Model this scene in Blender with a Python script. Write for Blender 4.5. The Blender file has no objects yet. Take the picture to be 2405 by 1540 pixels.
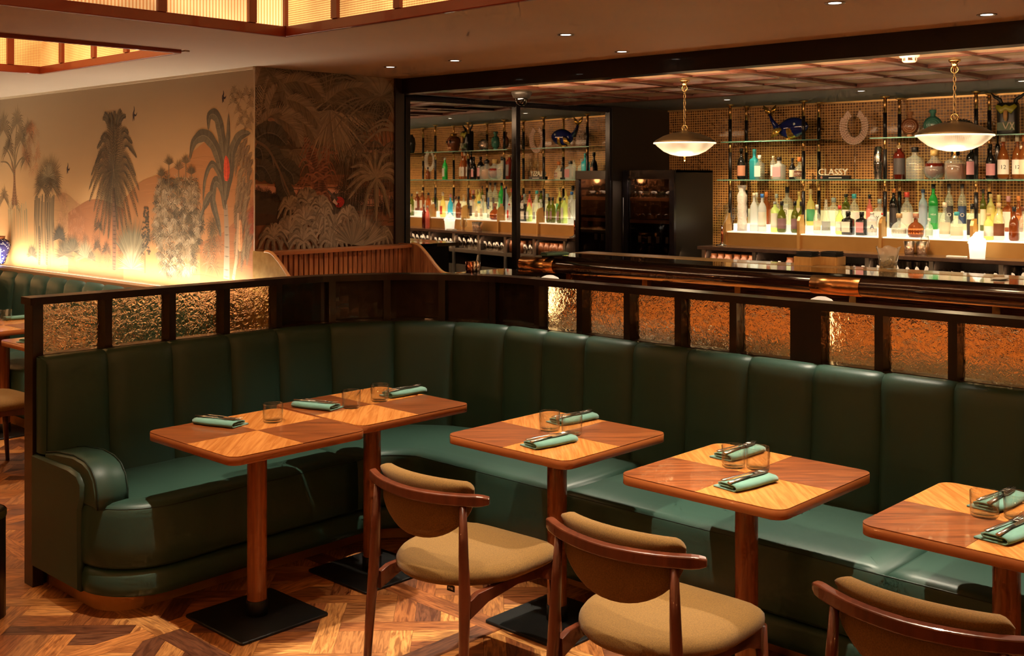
import bpy, math, random
from math import sin, cos, pi, radians, sqrt, atan2
from mathutils import Vector, Matrix, Euler

sc = bpy.context.scene
COL = sc.collection
RND = random.Random(7)

# ------------------------------------------------------------------ camera
EYE = 1.76
FPX = 2603.0          # focal length in pixels for a 2405 px wide frame
CXP, HZP = 1202.5, 422.0
YAW = math.atan2(1202.5 + 1556.0, FPX)
FW = (sin(YAW), cos(YAW)); RT = (cos(YAW), -sin(YAW))
cam_d = bpy.data.cameras.new('camera'); cam = bpy.data.objects.new('camera', cam_d); COL.objects.link(cam)
cam.location = (0, 0, EYE); cam.rotation_euler = (radians(90), 0, -YAW)
cam_d.sensor_fit = 'HORIZONTAL'; cam_d.sensor_width = 36.0; cam_d.lens = FPX / 2405.0 * 36.0
cam_d.shift_y = -(770.0 - HZP) / 2405.0
cam_d.clip_start = 0.05; cam_d.clip_end = 60
sc.camera = cam

def at(px, py, z):
    """point of the photograph lying at height z"""
    d = (EYE - z) * FPX / (py - HZP); s = (px - CXP) / FPX * d
    return Vector((d * FW[0] + s * RT[0], d * FW[1] + s * RT[1], z))
def on(px, py, X=None, Y=None):
    """point of the photograph lying on the wall plane X or Y"""
    r = [FW[i] + (px - CXP) / FPX * RT[i] for i in (0, 1)]
    d = X / r[0] if X is not None else Y / r[1]
    return Vector((d * r[0], d * r[1], EYE - (py - HZP) * d / FPX))

# ------------------------------------------------------------------ world, exposure
w = bpy.data.worlds.new('world'); sc.world = w; w.use_nodes = True
w.node_tree.nodes['Background'].inputs[0].default_value = (1.0, .6, .35, 1)
w.node_tree.nodes['Background'].inputs[1].default_value = 0.03
sc.view_settings.view_transform = 'Standard'; sc.view_settings.look = 'None'
sc.view_settings.gamma = 1.0; sc.view_settings.use_curve_mapping = False
sc.view_settings.exposure = 0.35
cy = sc.cycles
cy.use_denoising = True
cy.max_bounces = 6; cy.diffuse_bounces = 2; cy.glossy_bounces = 3; cy.transmission_bounces = 4; cy.transparent_max_bounces = 6
cy.caustics_reflective = False; cy.caustics_refractive = False
cy.sample_clamp_indirect = 4.0; cy.sample_clamp_direct = 0
cy.use_adaptive_sampling = True; cy.adaptive_threshold = 0.06; cy.adaptive_min_samples = 12
cy.use_light_tree = False

# ------------------------------------------------------------------ lamps of the room
def lamp(name, kind, loc, energy, color, size=.05, target=None, angle=70, blend=.6, sy=None, spread=None):
    l = bpy.data.lights.new(name, kind); l.energy = energy; l.color = color
    o = bpy.data.objects.new(name, l); COL.objects.link(o); o.location = loc
    if kind == 'SPOT': l.spot_size = radians(angle); l.spot_blend = blend; l.shadow_soft_size = size
    elif kind == 'AREA':
        l.size = size
        if sy: l.shape = 'RECTANGLE'; l.size_y = sy
        if spread: l.spread = radians(spread)
    else: l.shadow_soft_size = size
    if target is not None:
        d = Vector(target) - Vector(loc); o.rotation_euler = d.to_track_quat('-Z', 'Y').to_euler()
    return o
WARM = (1.0, .72, .42); NEUT = (1.0, .86, .64); AMB = (1.0, .50, .20)
# recessed ceiling spots over the banquette, positions read from the ceiling
SPOTS = [(4.30, 2.20, 280), (4.30, 3.68, 240), (4.30, .75, 280), (5.07, 1.86, 34), (5.09, 3.93, 34), (4.76, 4.98, 34), (4.74, 5.57, 30), (5.08, .4, 24)]
for x, y, e in SPOTS:
    lamp('spot_lamp', 'SPOT', (x, y, 2.485), e, NEUT, .022, (x - (1.15 if x < 4.5 else 0), y, 0), 62 if x < 4.5 else 80, 1.0)
# spots inside the lantern coffer over the row of tables
for x, y, e, dx in [(2.1, 3.60, 230, .42), (2.75, 2.62, 230, .20), (2.75, 1.55, 230, .20), (1.9, 2.3, 120, .4)]:
    lamp('coffer_spot_lamp', 'SPOT', (x, y, 2.86), e, NEUT, .025, (x + dx, y - .05, 0), 54, .8)
# light of the two lantern coffers, coming down through the openings
lamp('coffer_glow', 'AREA', (1.2, 1.8, 2.84), 26, (1.0, .40, .13), 3.6, (1.2, 1.8, 0), sy=4.6)
lamp('coffer_glow', 'AREA', (1.5, 6.6, 2.84), 48, (1.0, .56, .24), 3.0, (1.5, 6.6, 0), sy=1.5)
# spots over the wall banquette; the last one is added to brighten the chair
for x, y in [(3.62, 7.2), (3.62, 8.4), (2.62, 6.95)]:
    lamp('spot_lamp', 'SPOT', (x, y, 2.485), 60, NEUT, .03, (x - .2, y, 0), 80, .7)
# LED strip along the ledge at the foot of the mural
lamp('ledge_strip', 'AREA', (3.995, 8.22, 1.03), 26, (1.0, .88, .68), 4.0, (4.12, 8.22, 1.30), sy=.04)
lamp('ledge_strip', 'AREA', (2.3, 10.20, 1.035), 24, (1.0, .88, .68), 3.4, (2.3, 10.33, 1.30), sy=.05)
# bar: strip under the counter edge, light through the bottle display, soffit spots
lamp('bar_strip', 'AREA', (6.22, 2.4, .99), 110, (1.0, .60, .28), 6.0, (6.25, 2.4, .40), sy=.04)
lamp('display_strip', 'AREA', (8.44, 2.9, 1.372), 2.2, (1.0, .80, .50), 5.0, (8.46, 2.9, 3), sy=.14)
for x, y in [(7.86, 4.98), (7.76, 3.76), (7.72, 2.60), (7.72, 1.4)]:
    lamp('soffit_spot', 'SPOT', (x, y, 2.40), 62, (1.0, .74, .42), .03, (x + .62, y, 1.2), 95, .7)
lamp('under_counter_fill', 'AREA', (8.08, 3.4, 1.12), 4.5, (1.0, .66, .38), 4.5, (8.5, 3.4, .9), sy=.04)  # added fill light so the glassware below the counter shows
# added fill light below the beam, brightens and warms the coffered bar ceiling
lamp('bar_ceiling_fill', 'AREA', (5.60, 2.4, 2.32), 34, (1.0, .66, .38), 6.5, (6.6, 2.4, 2.60), sy=.06)

FILL_SCONCES = [(-1.90, 1.6), (-1.90, 4.4), (.9, -2.5), (3.6, -2.5)]  # added orange fill lights behind the camera, warm the leather backs
for x, y in FILL_SCONCES: lamp('sconce_fill', 'POINT', (x + (.10 if x < 0 else 0), y + (.10 if y < 0 else 0), 1.75), 21, (1.0, .43, .14), .05)
# ------------------------------------------------------------------ mesh builder
def sgrp(o, label=None, cat=None, group=None, kind=None):
    if label: o['label'] = label
    if cat: o['category'] = cat
    if group: o['group'] = group
    if kind: o['kind'] = kind
    return o
def thing(name, label, cat, loc=(0, 0, 0), rz=0.0, group=None):
    o = bpy.data.objects.new(name, None); COL.objects.link(o); o.empty_display_size = .05
    o.location = loc; o.rotation_euler = (0, 0, rz)
    return sgrp(o, label, cat, group)
class MB:
    def __init__(s): s.v = []; s.f = []; s.uv = None; s.col = None; s.sm = []
    def add(s, verts, faces, smooth=False, col=None, uv=None):
        n = len(s.v); s.v += [tuple(p) for p in verts]
        for i, f in enumerate(faces):
            s.f.append(tuple(n + k for k in f)); s.sm.append(smooth)
            if s.col is not None: s.col.append(col or (1, 1, 1))
            if s.uv is not None: s.uv.append(uv[i] if uv else [(0, 0)] * len(f))
        return s
    def box(s, c, d, rz=0, col=None, M=None):
        x, y, z = [k / 2 for k in d]
        P = [Vector((a * x, b * y, e * z)) for e in (-1, 1) for a, b in ((-1, -1), (1, -1), (1, 1), (-1, 1))]
        if rz: R = Matrix.Rotation(rz, 3, 'Z'); P = [R @ p for p in P]
        if M is not None: P = [M @ p for p in P]
        P = [p + Vector(c) for p in P]
        return s.add(P, [(3, 2, 1, 0), (4, 5, 6, 7), (0, 1, 5, 4), (1, 2, 6, 5), (2, 3, 7, 6), (3, 0, 4, 7)], False, col)
    def bb(s, x0, x1, y0, y1, z0, z1, col=None):
        return s.box(((x0 + x1) / 2, (y0 + y1) / 2, (z0 + z1) / 2), (abs(x1 - x0), abs(y1 - y0), abs(z1 - z0)), col=col)
    def prism(s, poly, z0, z1, smooth=False, bev=0, T=None, col=None):
        """poly in xy, extruded in z; bev shrinks the top and bottom rims"""
        n = len(poly); cx = sum(p[0] for p in poly) / n; cyy = sum(p[1] for p in poly) / n
        def ring(z, k):
            out = []
            for i, p in enumerate(poly):
                a = Vector(poly[i - 1][:2]); b = Vector(p[:2]); c = Vector(poly[(i + 1) % n][:2])
                if k:
                    t = (c - a); t.normalize(); nn = Vector((-t.y, t.x)); q = b + nn * k
                else: q = b
                out.append((q.x, q.y, z))
            return out
        if bev: R = [ring(z0, bev), ring(z0 + bev, 0), ring(z1 - bev, 0), ring(z1, bev)]
        else: R = [ring(z0, 0), ring(z1, 0)]
        V = [p for r in R for p in r]; F = []
        m = len(R)
        for k in range(m - 1):
            for i in range(n):
                j = (i + 1) % n; F.append((k * n + i, k * n + j, (k + 1) * n + j, (k + 1) * n + i))
        if T is not None: V = [tuple(T @ Vector(p)) for p in V]
        s.add(V, F, smooth, col); base = len(s.v); s.v += [tuple(q) for q in V[:n]] + [tuple(q) for q in V[(m - 1) * n:]]
        s.f.append(tuple(base + i for i in range(n - 1, -1, -1))); s.sm.append(False)
        s.f.append(tuple(base + n + i for i in range(n))); s.sm.append(False)
        if s.col is not None: s.col += [col or (1, 1, 1)] * 2
        if s.uv is not None: s.uv += [[(0, 0)] * n] * 2
        return s
    def lathe(s, prof, c=(0, 0, 0), seg=20, smooth=True, cap=True, M=None, sx=1, sy=1, col=None, pw=2.0):
        """prof: list of (r, z); pw > 2 squares the plan"""
        V = []; F = []
        for r, z in prof:
            for k in range(seg):
                a = 2 * pi * k / seg; ca, sa = cos(a), sin(a)
                if pw != 2:
                    q = (abs(ca) ** pw + abs(sa) ** pw) ** (-1 / pw); ca *= q; sa *= q
                V.append(Vector((r * ca * sx, r * sa * sy, z)))
        if M is not None: V = [M @ p for p in V]
        V = [p + Vector(c) for p in V]
        for i in range(len(prof) - 1):
            for k in range(seg):
                j = (k + 1) % seg; F.append((i * seg + k, i * seg + j, (i + 1) * seg + j, (i + 1) * seg + k))
        if cap:
            if prof[0][0] > 1e-6: F.append(tuple(range(seg - 1, -1, -1)))
            if prof[-1][0] > 1e-6: F.append(tuple((len(prof) - 1) * seg + k for k in range(seg)))
        return s.add(V, F, smooth, col)
    def tube(s, pts, rad, seg=8, smooth=True, cap=True, flat=1.0, up=None, col=None):
        pts = [Vector(p) for p in pts]; n = len(pts)
        rad = rad if isinstance(rad, (list, tuple)) else [rad] * n
        V = []; F = []; up0 = Vector(up) if up else Vector((0, 0, 1)); prev = None
        for i, p in enumerate(pts):
            t = (pts[min(i + 1, n - 1)] - pts[max(i - 1, 0)]).normalized()
            u = up0 if prev is None or up else prev
            a = t.cross(u)
            if a.length < 1e-4: a = t.cross(Vector((1, 0, 0)))
            a.normalize(); b = a.cross(t).normalized(); prev = b
            for k in range(seg):
                th = 2 * pi * k / seg; V.append(p + a * (rad[i] * cos(th)) + b * (rad[i] * flat * sin(th)))
        for i in range(n - 1):
            for k in range(seg):
                j = (k + 1) % seg; F.append((i * seg + k, (i + 1) * seg + k, (i + 1) * seg + j, i * seg + j))
        if cap: F.append(tuple(range(seg))); F.append(tuple((n - 1) * seg + k for k in range(seg - 1, -1, -1)))
        return s.add(V, F, smooth, col)
    def grid(s, fn, nu, nv, smooth=True, col=None, closeu=False):
        V = [fn(i / (nu if closeu else nu - 1 if nu > 1 else 1), j / (nv - 1)) for i in range(nu) for j in range(nv)]; F = []
        for i in range(nu if closeu else nu - 1):
            for j in range(nv - 1):
                a = i * nv + j; b = ((i + 1) % nu) * nv + j; F.append((a, b, b + 1, a + 1))
        return s.add(V, F, smooth, col)
    def build(s, name, m, parent=None, label=None, bevel=0, sub=0, recalc=False):
        me = bpy.data.meshes.new(name); me.from_pydata(s.v, [], s.f)
        me.polygons.foreach_set('use_smooth', s.sm)
        if s.col is not None:
            ca = me.color_attributes.new('tint', 'FLOAT_COLOR', 'CORNER'); d = []
            for f, c in zip(s.f, s.col): d += [c[0], c[1], c[2], 1.0] * len(f)
            ca.data.foreach_set('color', d)
        if s.uv is not None:
            ul = me.uv_layers.new(name='uv'); d = []
            for q in s.uv:
                for p in q: d += [p[0], p[1]]
            ul.data.foreach_set('uv', d)
        if m: me.materials.append(m)
        me.update()
        if recalc:
            import bmesh
            bm = bmesh.new(); bm.from_mesh(me); bmesh.ops.recalc_face_normals(bm, faces=bm.faces); bm.to_mesh(me); bm.free()
        o = bpy.data.objects.new(name, me); COL.objects.link(o)
        if parent: o.parent = parent
        if label: o['label'] = label
        if bevel:
            b = o.modifiers.new('b', 'BEVEL'); b.width = bevel; b.segments = 2; b.limit_method = 'ANGLE'; b.angle_limit = radians(40)
        if sub:
            b = o.modifiers.new('s', 'SUBSURF'); b.levels = sub; b.render_levels = sub
        return o
def copy_tree(o, parent=None):
    c = o.copy(); COL.objects.link(c)
    if parent: c.parent = parent
    for ch in list(o.children): copy_tree(ch, c)
    return c
def struct(o): o['kind'] = 'structure'; return o
def rrect(x0, x1, y0, y1, r, n=5, which=(1, 1, 1, 1)):
    P = []
    for (cx, cyy, a0, on_) in ((x0 + r, y0 + r, pi, which[0]), (x1 - r, y0 + r, 1.5 * pi, which[1]), (x1 - r, y1 - r, 0, which[2]), (x0 + r, y1 - r, .5 * pi, which[3])):
        if on_ and r > 0:
            for k in range(n + 1):
                a = a0 + .5 * pi * k / n; P.append((cx + r * cos(a), cyy + r * sin(a)))
        else:
            P.append((cx + r * (-1 if a0 in (pi, .5 * pi) else 1), cyy + r * (-1 if a0 in (pi, 1.5 * pi) else 1)))
    return P

# ------------------------------------------------------------------ materials
MATS = {}
def nd(nt, t, **k):
    n = nt.nodes.new(t)
    for a, b in k.items():
        if a.startswith('i_'): n.inputs[a[2:].replace('_', ' ')].default_value = b
        else: setattr(n, a, b)
    return n
def mat(name, col=(.5, .5, .5), rough=.5, metal=0, coat=0, trans=0, ior=1.45, emit=None, es=0, spec=None, alpha=1, sheen=0,
        noise=None, bump=None, attr=None, coords='Object', wood=None, sss=0):
    """noise=(scale, col2, contrast)  bump=(scale, strength, distance[, stretch])"""
    if name in MATS: return MATS[name]
    m = bpy.data.materials.new(name); MATS[name] = m; m.use_nodes = True; nt = m.node_tree
    p = nt.nodes['Principled BSDF']; L = nt.links.new
    p.inputs['Base Color'].default_value = (*col, 1); p.inputs['Roughness'].default_value = rough
    p.inputs['Metallic'].default_value = metal; p.inputs['Coat Weight'].default_value = coat
    p.inputs['Transmission Weight'].default_value = trans; p.inputs['IOR'].default_value = ior
    p.inputs['Sheen Weight'].default_value = sheen; p.inputs['Alpha'].default_value = alpha
    if spec is not None: p.inputs['Specular IOR Level'].default_value = spec
    if emit: p.inputs['Emission Color'].default_value = (*emit, 1); p.inputs['Emission Strength'].default_value = es
    tc = nd(nt, 'ShaderNodeTexCoord')
    base = None
    if wood:   # wood=(col2, scale, stretch axis vector)
        c2, scl, st = wood
        mp = nd(nt, 'ShaderNodeMapping'); mp.inputs['Scale'].default_value = st; L(tc.outputs[coords], mp.inputs[0])
        nz = nd(nt, 'ShaderNodeTexNoise'); nz.inputs['Scale'].default_value = scl; nz.inputs['Detail'].default_value = 5; nz.inputs['Distortion'].default_value = 1.2
        L(mp.outputs[0], nz.inputs[0])
        cr = nd(nt, 'ShaderNodeValToRGB'); cr.color_ramp.elements[0].position = .34; cr.color_ramp.elements[1].position = .66
        cr.color_ramp.elements[0].color = (*c2, 1); cr.color_ramp.elements[1].color = (*col, 1)
        L(nz.outputs[0], cr.inputs[0]); base = cr.outputs[0]
    if noise:
        scl, c2, con = noise
        nz = nd(nt, 'ShaderNodeTexNoise'); nz.inputs['Scale'].default_value = scl; nz.inputs['Detail'].default_value = 4; L(tc.outputs[coords], nz.inputs[0])
        cr = nd(nt, 'ShaderNodeValToRGB'); cr.color_ramp.elements[0].position = .5 - con; cr.color_ramp.elements[1].position = .5 + con
        cr.color_ramp.elements[0].color = (*c2, 1); cr.color_ramp.elements[1].color = (*col, 1); L(nz.outputs[0], cr.inputs[0]); base = cr.outputs[0]
    if attr:
        at_ = nd(nt, 'ShaderNodeAttribute', attribute_name='tint')
        if base:
            mx = nd(nt, 'ShaderNodeMix', data_type='RGBA', blend_type='MULTIPLY'); mx.inputs[0].default_value = 1
            L(base, mx.inputs[6]); L(at_.outputs[0], mx.inputs[7]); base = mx.outputs[2]
        else: base = at_.outputs[0]
    if base: L(base, p.inputs['Base Color'])
    if bump:
        bs = bump; nz = nd(nt, 'ShaderNodeTexNoise'); nz.inputs['Scale'].default_value = bs[0]; nz.inputs['Detail'].default_value = 3
        if len(bs) > 3:
            mp = nd(nt, 'ShaderNodeMapping'); mp.inputs['Scale'].default_value = bs[3]; L(tc.outputs[coords], mp.inputs[0]); L(mp.outputs[0], nz.inputs[0])
        else: L(tc.outputs[coords], nz.inputs[0])
        bp = nd(nt, 'ShaderNodeBump'); bp.inputs['Strength'].default_value = bs[1]; bp.inputs['Distance'].default_value = bs[2]
        L(nz.outputs[0], bp.inputs['Height']); L(bp.outputs[0], p.inputs['Normal'])
    return m
M_leather = mat('leather', (.025, .066, .048), .45, noise=(3.0, (.020, .051, .037), .3), bump=(420, .12, .0006), spec=.55)
M_leather_back = M_leather
M_brasskick = mat('brushed_brass', (.72, .36, .10), .5, .55, noise=(5, (.50, .24, .06), .3))
M_brass = mat('polished_brass', (.85, .55, .22), .22, 1)
M_darkwood = mat('dark_stained_wood', (.020, .009, .006), .30, coat=.3, wood=((.009, .004, .003), 9, (1, 1, .15)))
M_chairwood = mat('reddish_walnut', (.115, .026, .009), .30, coat=.35, wood=((.060, .013, .005), 14, (1, 1, .2)))
M_walnutA = mat('table_veneer_light', (.56, .215, .05), .27, coat=.3, wood=((.38, .12, .022), 4.5, (.7, 11, 1)), coords='UV')
M_walnutB = mat('table_veneer_dark', (.25, .066, .015), .30, coat=.25, wood=((.105, .026, .007), 4.5, (.8, 10, 1)), coords='UV')
M_tableedge = mat('table_edge', (.30, .085, .022), .3, coat=.3)
M_column = mat('column_wood', (.34, .105, .026), .32, coat=.3, wood=((.20, .052, .012), 12, (3, 3, .15)))
M_blackmetal = mat('black_metal', (.010, .010, .011), .42, .3, noise=(14, (.018, .017, .016), .2))
M_fabric = mat('ochre_fabric', (.175, .086, .0135), .95, sheen=.05, noise=(260, (.10, .047, .007), .22), bump=(520, .35, .0012))
M_napkin = mat('teal_linen', (.105, .235, .185), .9, sheen=.15, noise=(30, (.085, .19, .15), .3), bump=(700, .25, .0006))
M_steel = mat('steel', (.55, .52, .48), .2, 1)
M_glass = mat('clear_glass', (1, 1, 1), .0, trans=1, ior=1.33)
M_thinglass = mat('shelf_glass', (.72, .92, .85), .05, trans=.9, ior=1.3)
M_black = mat('black_paint', (.006, .005, .005), .35)
M_blacksatin = mat('black_satin', (.020, .016, .012), .30, metal=.2)
M_red = mat('lantern_red_wood', (.22, .030, .008), .35, coat=.2)
M_ceil = mat('ceiling_plaster', (.62, .51, .40), .75, noise=(1.1, (.55, .44, .33), .35), bump=(7, .1, .003))
M_cream = mat('cream_paint', (.55, .42, .27), .8)
M_white = mat('white_ceramic', (.82, .80, .76), .35)

# ================================================================== FLOOR: Versailles parquet
def clip(poly, x0, x1, y0, y1):
    def cut(P, f):
        out = []
        for i in range(len(P)):
            a, b = P[i - 1], P[i]; fa, fb = f(a), f(b)
            if (fa >= 0) != (fb >= 0):
                t = fa / (fa - fb); out.append((a[0] + (b[0] - a[0]) * t, a[1] + (b[1] - a[1]) * t))
            if fb >= 0: out.append(b)
        return out
    for f in (lambda p: p[0] - x0, lambda p: x1 - p[0], lambda p: p[1] - y0, lambda p: y1 - p[1]):
        poly = cut(poly, f)
        if len(poly) < 3: return []
    return poly
def area(P): return abs(sum(P[i - 1][0] * P[i][1] - P[i][0] * P[i - 1][1] for i in range(len(P)))) / 2
mf = bpy.data.materials.new('parquet_oak'); mf.use_nodes = True; nt = mf.node_tree; L = nt.links.new
p = nt.nodes['Principled BSDF']; p.inputs['Roughness'].default_value = .42; p.inputs['Coat Weight'].default_value = .12; p.inputs['Coat Roughness'].default_value = .25
uvn = nd(nt, 'ShaderNodeUVMap', uv_map='uv'); mp = nd(nt, 'ShaderNodeMapping'); mp.inputs['Scale'].default_value = (2.2, 16, 1); L(uvn.outputs[0], mp.inputs[0])
nz = nd(nt, 'ShaderNodeTexNoise'); nz.inputs['Scale'].default_value = 3.2; nz.inputs['Detail'].default_value = 6; nz.inputs['Distortion'].default_value = 1.6; L(mp.outputs[0], nz.inputs[0])
cr = nd(nt, 'ShaderNodeValToRGB'); cr.color_ramp.elements[0].position = .35; cr.color_ramp.elements[1].position = .62
cr.color_ramp.elements[0].color = (.40, .31, .26, 1); cr.color_ramp.elements[1].color = (1, 1, 1, 1); L(nz.outputs[0], cr.inputs[0])
att = nd(nt, 'ShaderNodeAttribute', attribute_name='tint'); mx = nd(nt, 'ShaderNodeMix', data_type='RGBA', blend_type='MULTIPLY'); mx.inputs[0].default_value = 1
L(cr.outputs[0], mx.inputs[6]); L(att.outputs[0], mx.inputs[7]); L(mx.outputs[2], p.inputs['Base Color'])
bp = nd(nt, 'ShaderNodeBump'); bp.inputs['Strength'].default_value = .25; bp.inputs['Distance'].default_value = .001; L(nz.outputs[0], bp.inputs['Height']); L(bp.outputs[0], p.inputs['Normal'])
RX0, RX1, RY0, RY1 = -2.0, 8.74, -2.6, 10.33
floor = struct(MB().bb(RX0, RX1 + .1, RY0, RY1 + .1, -.12, -.004).build('floor', mat('subfloor', (.03, .012, .006), .8)))
TINTS = [(.60, .24, .066), (.50, .185, .048), (.70, .32, .095), (.36, .12, .036), (.175, .062, .026), (.46, .19, .06), (.36, .125, .036), (.22, .085, .038)]
PW = [2, 3, 3, 2, 1.3, 3, 2, 1]
S = .92; FR = .10; planks = []
OX, OY = 2.22 - FR / 2, 3.06 - FR / 2
def plank(P, ang):
    if len(P) < 3 or area(P) < 4e-4: return
    cx = sum(q[0] for q in P) / len(P); cy_ = sum(q[1] for q in P) / len(P)
    g = .0009; Q = []
    for q in P:
        d = Vector((q[0] - cx, q[1] - cy_)); l = d.length; Q.append((cx + d.x * (1 - g / l), cy_ + d.y * (1 - g / l)))
    planks.append((Q, ang, (cx, cy_)))
for i in range(-5, 8):
    for j in range(-6, 9):
        x0, y0 = OX + i * S, OY + j * S; x1, y1 = x0 + S, y0 + S
        if x1 < .9 or x0 > 8.7 or y1 < .1 or y0 > 10.3: continue
        if x0 > 5.3 or (x0 < 1.2 and y0 < 1): continue
        # frame boards
        plank([(x0, y0), (x0 + FR, y0), (x0 + FR, y1), (x0, y1)], pi / 2)
        plank([(x0 + FR, y0), (x1, y0), (x1, y0 + FR), (x0 + FR, y0 + FR)], 0)
        ix0, iy0 = x0 + FR, y0 + FR; cx, cy_ = (ix0 + x1) / 2, (iy0 + y1) / 2
        PT = .29; WD = .085; r2 = sqrt(.5)
        def rot(u, v): return (cx + (u - v) * r2, cy_ + (u + v) * r2)
        for a in range(-3, 4):
            for b in range(-3, 4):
                U, V = a * PT, b * PT
                even = (a + b) % 2 == 0
                # board through the crossing, running along u when even
                h = WD / 2; l = PT - h
                if even: R4 = [(U - l, V - h), (U + l, V - h), (U + l, V + h), (U - l, V + h)]; an = pi / 4
                else: R4 = [(U - h, V - l), (U + h, V - l), (U + h, V + l), (U - h, V + l)]; an = 3 * pi / 4
                plank(clip([rot(*q) for q in R4], ix0, x1, iy0, y1), an)
                c0, c1 = U + h, U + PT - h; d0, d1 = V + h, V + PT - h; m_ = (d0 + d1) / 2; m2 = (c0 + c1) / 2
                if even:
                    for e0, e1 in ((d0, m_), (m_, d1)): plank(clip([rot(c0, e0), rot(c1, e0), rot(c1, e1), rot(c0, e1)], ix0, x1, iy0, y1), pi / 4)
                else:
                    for e0, e1 in ((c0, m2), (m2, c1)): plank(clip([rot(e0, d0), rot(e1, d0), rot(e1, d1), rot(e0, d1)], ix0, x1, iy0, y1), 3 * pi / 4)
def inview(c):
    d = c[0] * FW[0] + c[1] * FW[1]
    if d < .5: return None
    s_ = (c[0] * RT[0] + c[1] * RT[1]) / d * FPX + CXP; t_ = HZP + FPX * EYE / d
    return d if -60 < s_ < 2460 and t_ < 1620 else None
ord_ = sorted(range(len(planks)), key=lambda k: (inview(planks[k][2]) or 99) + (3 if planks[k][2][0] > 3.75 and planks[k][2][1] < 4.3 else 0) + (3 if planks[k][2][1] > 4.3 and planks[k][2][0] > 2.2 else 0))
def addplank(mb, k):
    P, an, c = planks[k]; rr = random.Random(int(c[0] * 9173) ^ int(c[1] * 7451)); col = rr.choices(TINTS, PW)[0]; q = .88 + .24 * rr.random(); col = tuple(v * q for v in col)
    n = len(P); ca, sa = cos(-an), sin(-an); ou, ov = rr.random() * 20, rr.random() * 20
    uv = [((x * ca - y * sa) + ou, (x * sa + y * ca) + ov) for x, y in P]
    A2 = sum(P[i - 1][0] * P[i][1] - P[i][0] * P[i - 1][1] for i in range(n))
    if A2 < 0: P = P[::-1]; uv = uv[::-1]
    V = [(x, y, 0) for x, y in P] + [(x, y, -.006) for x, y in P]
    F = [tuple(range(n))]; U = [uv]
    for i in range(n):
        j = (i + 1) % n; F.append((i, n + i, n + j, j)); U.append([uv[i], uv[i], uv[j], uv[j]])
    mb.add(V, F, False, col, U)
for k in ord_[:300]:
    mb = MB(); mb.uv = []; mb.col = []; addplank(mb, k); mb.build('plank', mf, floor)
mb = MB(); mb.uv = []; mb.col = []
for k in ord_[300:]: addplank(mb, k)
sgrp(mb.build('parquet_field', mf, floor), kind='stuff')

# ================================================================== WALLS
def tile_material():
    m = bpy.data.materials.new('amber_mosaic'); m.use_nodes = True; nt = m.node_tree; L = nt.links.new; p = nt.nodes['Principled BSDF']
    tc = nd(nt, 'ShaderNodeTexCoord'); sp = nd(nt, 'ShaderNodeSeparateXYZ'); L(tc.outputs['Object'], sp.inputs[0]); cb = nd(nt, 'ShaderNodeCombineXYZ')
    L(sp.outputs[1], cb.inputs[0]); L(sp.outputs[2], cb.inputs[1])
    br = nd(nt, 'ShaderNodeTexBrick', offset=0.0, squash=1.0); L(cb.outputs[0], br.inputs[0])
    for k, v in (('Scale', 1), ('Mortar Size', .0026), ('Mortar Smooth', .1), ('Bias', 0), ('Brick Width', .0255), ('Row Height', .0225)): br.inputs[k].default_value = v
    br.inputs['Color1'].default_value = (.32, .125, .028, 1); br.inputs['Color2'].default_value = (.12, .038, .008, 1); br.inputs['Mortar'].default_value = (.88, .48, .16, 1)
    L(br.outputs[0], p.inputs['Base Color'])
    mr = nd(nt, 'ShaderNodeMapRange'); mr.inputs['To Min'].default_value = .30; mr.inputs['To Max'].default_value = .5; L(br.outputs[1], mr.inputs[0]); L(mr.outputs[0], p.inputs['Roughness'])
    nz = nd(nt, 'ShaderNodeTexNoise'); nz.inputs['Scale'].default_value = 60; L(tc.outputs['Object'], nz.inputs[0])
    ad = nd(nt, 'ShaderNodeMath', operation='MULTIPLY_ADD'); ad.inputs[1].default_value = 1.2; L(br.outputs[1], ad.inputs[0]); L(nz.outputs[0], ad.inputs[2])
    bp = nd(nt, 'ShaderNodeBump'); bp.inputs['Strength'].default_value = .6; bp.inputs['Distance'].default_value = .003; L(ad.outputs[0], bp.inputs['Height']); L(bp.outputs[0], p.inputs['Normal'])
    p.inputs['Metallic'].default_value = .1; p.inputs['Coat Weight'].default_value = .1
    return m
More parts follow.
